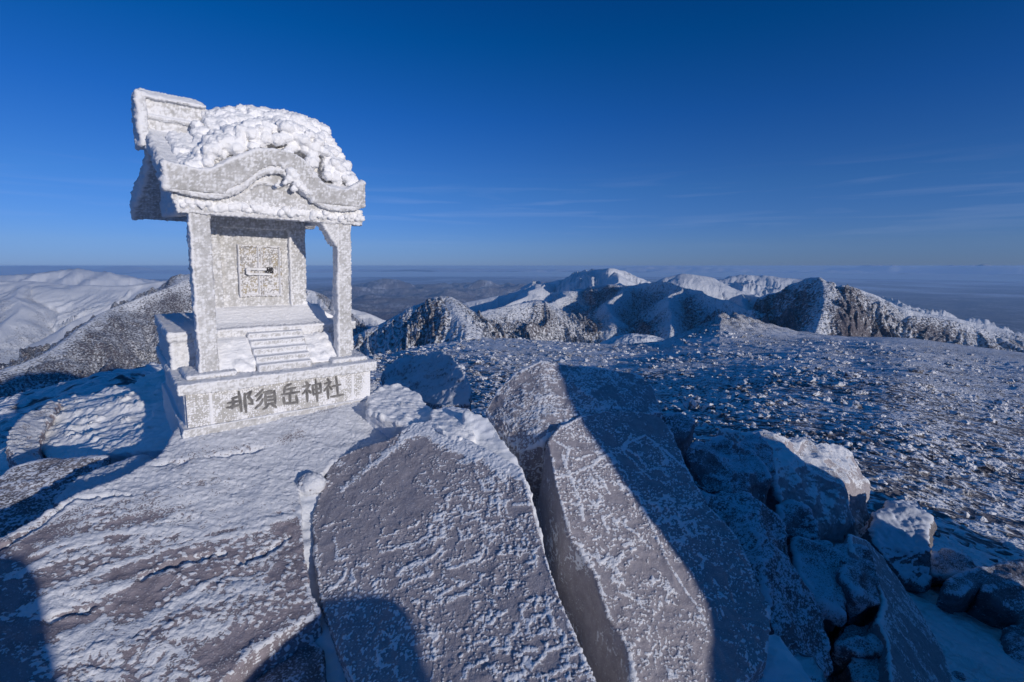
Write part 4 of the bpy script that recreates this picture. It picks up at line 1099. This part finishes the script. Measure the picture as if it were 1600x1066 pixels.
# --- tumbled boulders on the right, mostly in shadow
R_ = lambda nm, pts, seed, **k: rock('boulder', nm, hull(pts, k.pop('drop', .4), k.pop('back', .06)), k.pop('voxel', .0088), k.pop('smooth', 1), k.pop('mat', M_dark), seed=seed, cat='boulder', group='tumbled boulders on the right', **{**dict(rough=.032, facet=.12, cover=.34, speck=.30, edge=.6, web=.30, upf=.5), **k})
R_('rounded boulder with pale scraped right side, nearest the edge of the long sloping slab', [(1072, 708, 3.0), (1090, 692, 3.15), (1125, 690, 3.3), (1165, 698, 3.3), (1190, 722, 3.15), (1200, 750, 3.0), (1196, 785, 2.9), (1150, 772, 2.8), (1105, 768, 2.78), (1080, 745, 2.85)], 20)
R_('largest boulder of the group with a sunlit right shoulder', [(1118, 674, 3.95), (1165, 674, 3.75), (1255, 682, 3.95), (1300, 694, 4.15), (1336, 724, 4.15), (1356, 756, 4.0), (1352, 792, 3.8), (1336, 836, 3.5), (1310, 842, 3.3), (1268, 844, 3.12), (1244, 832, 3.1), (1222, 790, 3.12), (1205, 750, 3.22), (1200, 700, 3.5), (1318, 752, 3.48), (1300, 790, 3.3)], 21, mat=M_slab, cover=.40, web=.3)
R_('dark narrow wedge of stone lying across the largest boulder', [(1150, 698, 3.40), (1164, 680, 3.5), (1186, 676, 3.5), (1208, 700, 3.36), (1220, 738, 3.12), (1205, 748, 3.06), (1172, 716, 3.2)], 22, drop=.15, voxel=.009)
R_('small dark stone tucked under the largest boulder', [(1214, 792, 2.95), (1236, 783, 3.0), (1258, 795, 2.95), (1275, 822, 2.85), (1274, 840, 2.8), (1245, 845, 2.78), (1222, 822, 2.8)], 23, voxel=.009)
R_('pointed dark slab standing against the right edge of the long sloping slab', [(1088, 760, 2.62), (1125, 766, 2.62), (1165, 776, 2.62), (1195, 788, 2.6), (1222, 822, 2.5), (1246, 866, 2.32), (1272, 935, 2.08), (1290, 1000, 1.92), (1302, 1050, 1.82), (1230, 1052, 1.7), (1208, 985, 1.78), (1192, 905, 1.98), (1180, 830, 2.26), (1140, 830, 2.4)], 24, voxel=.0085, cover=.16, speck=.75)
plD = plane3(atY(1330, 833, 2.72), atY(1470, 1030, 2.22), atY(1380, 990, 2.02))
bmD = bmesh.new(); prism(bmD, [(1326, 834), (1352, 842), (1380, 868), (1412, 915), (1442, 962), (1468, 1010), (1490, 1066), (1500, 1110), (1392, 1110), (1390, 1050), (1386, 1000), (1372, 970), (1380, 940), (1368, 905), (1348, 880), (1330, 862)], plD, (-.10, .04, -.35))
tag(rock('boulder', 'tilted pale plate of stone with long scratches running down its face', bmD, .0085, 2, M_slab, rough=.012, cover=.22, speck=.4, edge=.6, web=.35, seed=25, grain=(1.6, .6, 1), cat='boulder'), group='tumbled boulders on the right')
R_('rounded dark boulder left of the tilted plate', [(1238, 850, 2.62), (1262, 842, 2.72), (1296, 850, 2.7), (1312, 878, 2.5), (1318, 925, 2.25), (1312, 962, 2.12), (1276, 948, 2.15), (1250, 905, 2.3)], 26, voxel=.009)
R_('blocky boulder leaning on the upper end of the tilted plate', [(1302, 850, 2.72), (1328, 830, 2.76), (1350, 848, 2.62), (1366, 880, 2.5), (1378, 912, 2.36), (1378, 946, 2.2), (1340, 935, 2.15), (1316, 905, 2.28)], 27, voxel=.009, cover=.3)
R_('small stone wedged in snow at the middle of the tilted plate', [(1304, 990, 2.12), (1328, 972, 2.2), (1360, 968, 2.22), (1384, 985, 2.12), (1386, 1020, 2.0), (1340, 1022, 1.96), (1312, 1010, 2.0)], 28, voxel=.009, drop=.25)
R_('low dark stone at the bottom left of the tilted plate', [(1320, 1036, 1.95), (1348, 1026, 2.0), (1392, 1028, 2.0), (1404, 1066, 1.88), (1398, 1096, 1.8), (1340, 1082, 1.82)], 29, voxel=.009, drop=.25)
R_('upright boulder with a sunlit snow-crusted top standing clear on the right', [(1358, 832, 3.25), (1374, 806, 3.4), (1400, 782, 3.55), (1424, 774, 3.6), (1444, 780, 3.55), (1452, 812, 3.4), (1456, 866, 3.12), (1452, 905, 2.98), (1440, 917, 2.95), (1415, 905, 2.95), (1384, 874, 3.02), (1362, 848, 3.12), (1448, 862, 3.05)], 30, voxel=.009, cover=.05,
   extra=lambda V, Nn, f: f + .9 * sstep(.45, .75, Nn[:, 2]), lump=.012)
R_('small rounded rock at the foot of the upright boulder', [(1452, 872, 3.2), (1478, 860, 3.35), (1500, 868, 3.3), (1522, 893, 3.15), (1490, 902, 3.05), (1456, 898, 3.08)], 31, drop=.3)
bmG = bmesh.new()
for pts in ([(1474, 926, 2.75), (1482, 906, 2.85), (1510, 893, 2.92), (1552, 884, 3.0), (1560, 902, 2.92), (1520, 915, 2.8), (1500, 932, 2.7)], [(1545, 886, 3.0), (1600, 872, 3.1), (1760, 870, 3.1), (1780, 960, 2.8), (1620, 985, 2.62), (1575, 968, 2.68), (1536, 926, 2.75)]):
    P = [atY(*p) for p in pts]; add_hull(bmG, P + [p + np.array([.03, .12, -.35]) for p in P])
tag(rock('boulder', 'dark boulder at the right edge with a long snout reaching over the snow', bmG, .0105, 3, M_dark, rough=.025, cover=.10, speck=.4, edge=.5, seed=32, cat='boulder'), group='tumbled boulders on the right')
R_('dark pointed rock rising from the snow at the bottom edge of the view', [(1498, 1022, 2.35), (1516, 1006, 2.42), (1534, 1022, 2.35), (1558, 1050, 2.25), (1580, 1100, 2.1), (1498, 1100, 2.05), (1492, 1060, 2.15)], 33, cover=.1)
R_('half-buried stone just right of the dark pointed rock', [(1535, 1018, 2.5), (1550, 1008, 2.55), (1566, 1014, 2.5), (1562, 1032, 2.42), (1542, 1034, 2.4)], 34, drop=.2, cover=.1)
R_('dark stacked rock in the bottom right corner', [(1576, 985, 2.6), (1592, 968, 2.65), (1680, 965, 2.6), (1700, 1120, 2.2), (1590, 1120, 2.1), (1572, 1050, 2.25)], 35, cover=.15)
R_('frosted stone at the bottom between the sloping slab and the low dark stone', [(1204, 1052, 1.52), (1214, 1022, 1.62), (1245, 1006, 1.66), (1275, 1020, 1.62), (1298, 1050, 1.52), (1310, 1120, 1.38), (1196, 1120, 1.36)], 36, voxel=.006, mat=M_left, cover=.35, edge=.9, drop=.3)

# --- unseen blocks added out of view, outlined to cast shadows along chosen edges
SA = np.array([math.cos(SUN_AZ), math.sin(SUN_AZ), 0.]); SB = np.cross(S, SA); SB = SB if SB[2] > 0 else -SB
def shadow_caster(label, ab, c0, c1, seed):
    """ab: silhouette as seen from the sun (across, up); c0..c1: distance towards the sun"""
    bm = bmesh.new()
    A = [a * SA + b * SB + c0 * S for a, b in ab]; B = [a * SA + b * SB + c1 * S for a, b in ab]
    B = [b + (np.array(b) - np.mean(B, 0)) * -.02 for b in B]
    add_poly_prism(bm, A, B)
    rock('rock', label, bm, .03, 2, M_dark, rough=.012, cover=.4, seed=seed)
def sab(x, y, pl):
    p = onplane(x, y, pl); return (float(p @ SA), float(p @ SB))
shadow_caster('unseen shadow caster shaped to shade the sloping slab and the right boulders', [(1.20, -2.4), sab(1108, 1090, P2_), sab(1112, 1040, P2_), sab(1112, 1000, P2_), sab(1105, 940, P2_), sab(1062, 870, P2_), sab(1008, 800, P2_), sab(958, 730, P2_), sab(905, 655, P2_), (2.10, -.33), (2.30, -.22), (2.75, -.27), (3.3, -.5), (4.02, -1.05), (4.25, -1.45), (4.28, -2.0), (4.32, -2.9), (3.0, -2.9)], 1.5, 2.2, 40)
shadow_caster('unseen low shadow caster added to shade the ground on the far right', [(4.3, -3.2), (4.34, -2.12), (5.2, -2.42), (6.2, -2.52), (7.6, -2.5), (8.0, -3.1)], 1.6, 2.1, 41)
shadow_caster('unseen shadow caster shaped for the shadow low on the inscribed slab', [(.10, -2.4), sab(330, 1075, P1), sab(425, 990, P1), sab(470, 955, P1), sab(512, 940, P1), sab(575, 936, P1), sab(628, 940, P1), sab(640, 965, P1), sab(645, 1010, P1), sab(665, 1066, P1), sab(690, 1130, P1), (.64, -2.2)], .9, 1.3, 42)
shadow_caster('unseen shadow caster shaped for the shadow at the left of the streaked rock', [(-.9, -1.9), (-.9, -.66), (-.45, -.60), sab(-30, 866, PL), sab(42, 870, PL), sab(62, 920, PL), sab(74, 990, PL), sab(92, 1066, PL), sab(110, 1150, PL), (.05, -1.9)], .7, 1.1, 43)

# ------------------------------------------------------------------ the air between here and the lowland
bm = bmesh.new()
HZ = 69500
add_box(bm, (-HZ, -HZ, -1640), (HZ, HZ, 14))
me = bpy.data.meshes.new('haze'); bm.to_mesh(me); bm.free()
m = bpy.data.materials.new('haze_air'); m.use_nodes = True
t = m.node_tree; t.nodes.clear()
o = t.nodes.new('ShaderNodeOutputMaterial'); v = t.nodes.new('ShaderNodeVolumePrincipled')
v.inputs['Color'].default_value = (0.38, 0.63, 1.0, 1)
v.inputs['Density'].default_value = HAZE_D
v.inputs['Anisotropy'].default_value = 0.0
t.links.new(v.outputs[0], o.inputs['Volume'])
me.materials.append(m)
tag(link('haze', me), kind='stuff', label='thin blue haze over the distant valleys and lowland', cat='haze')
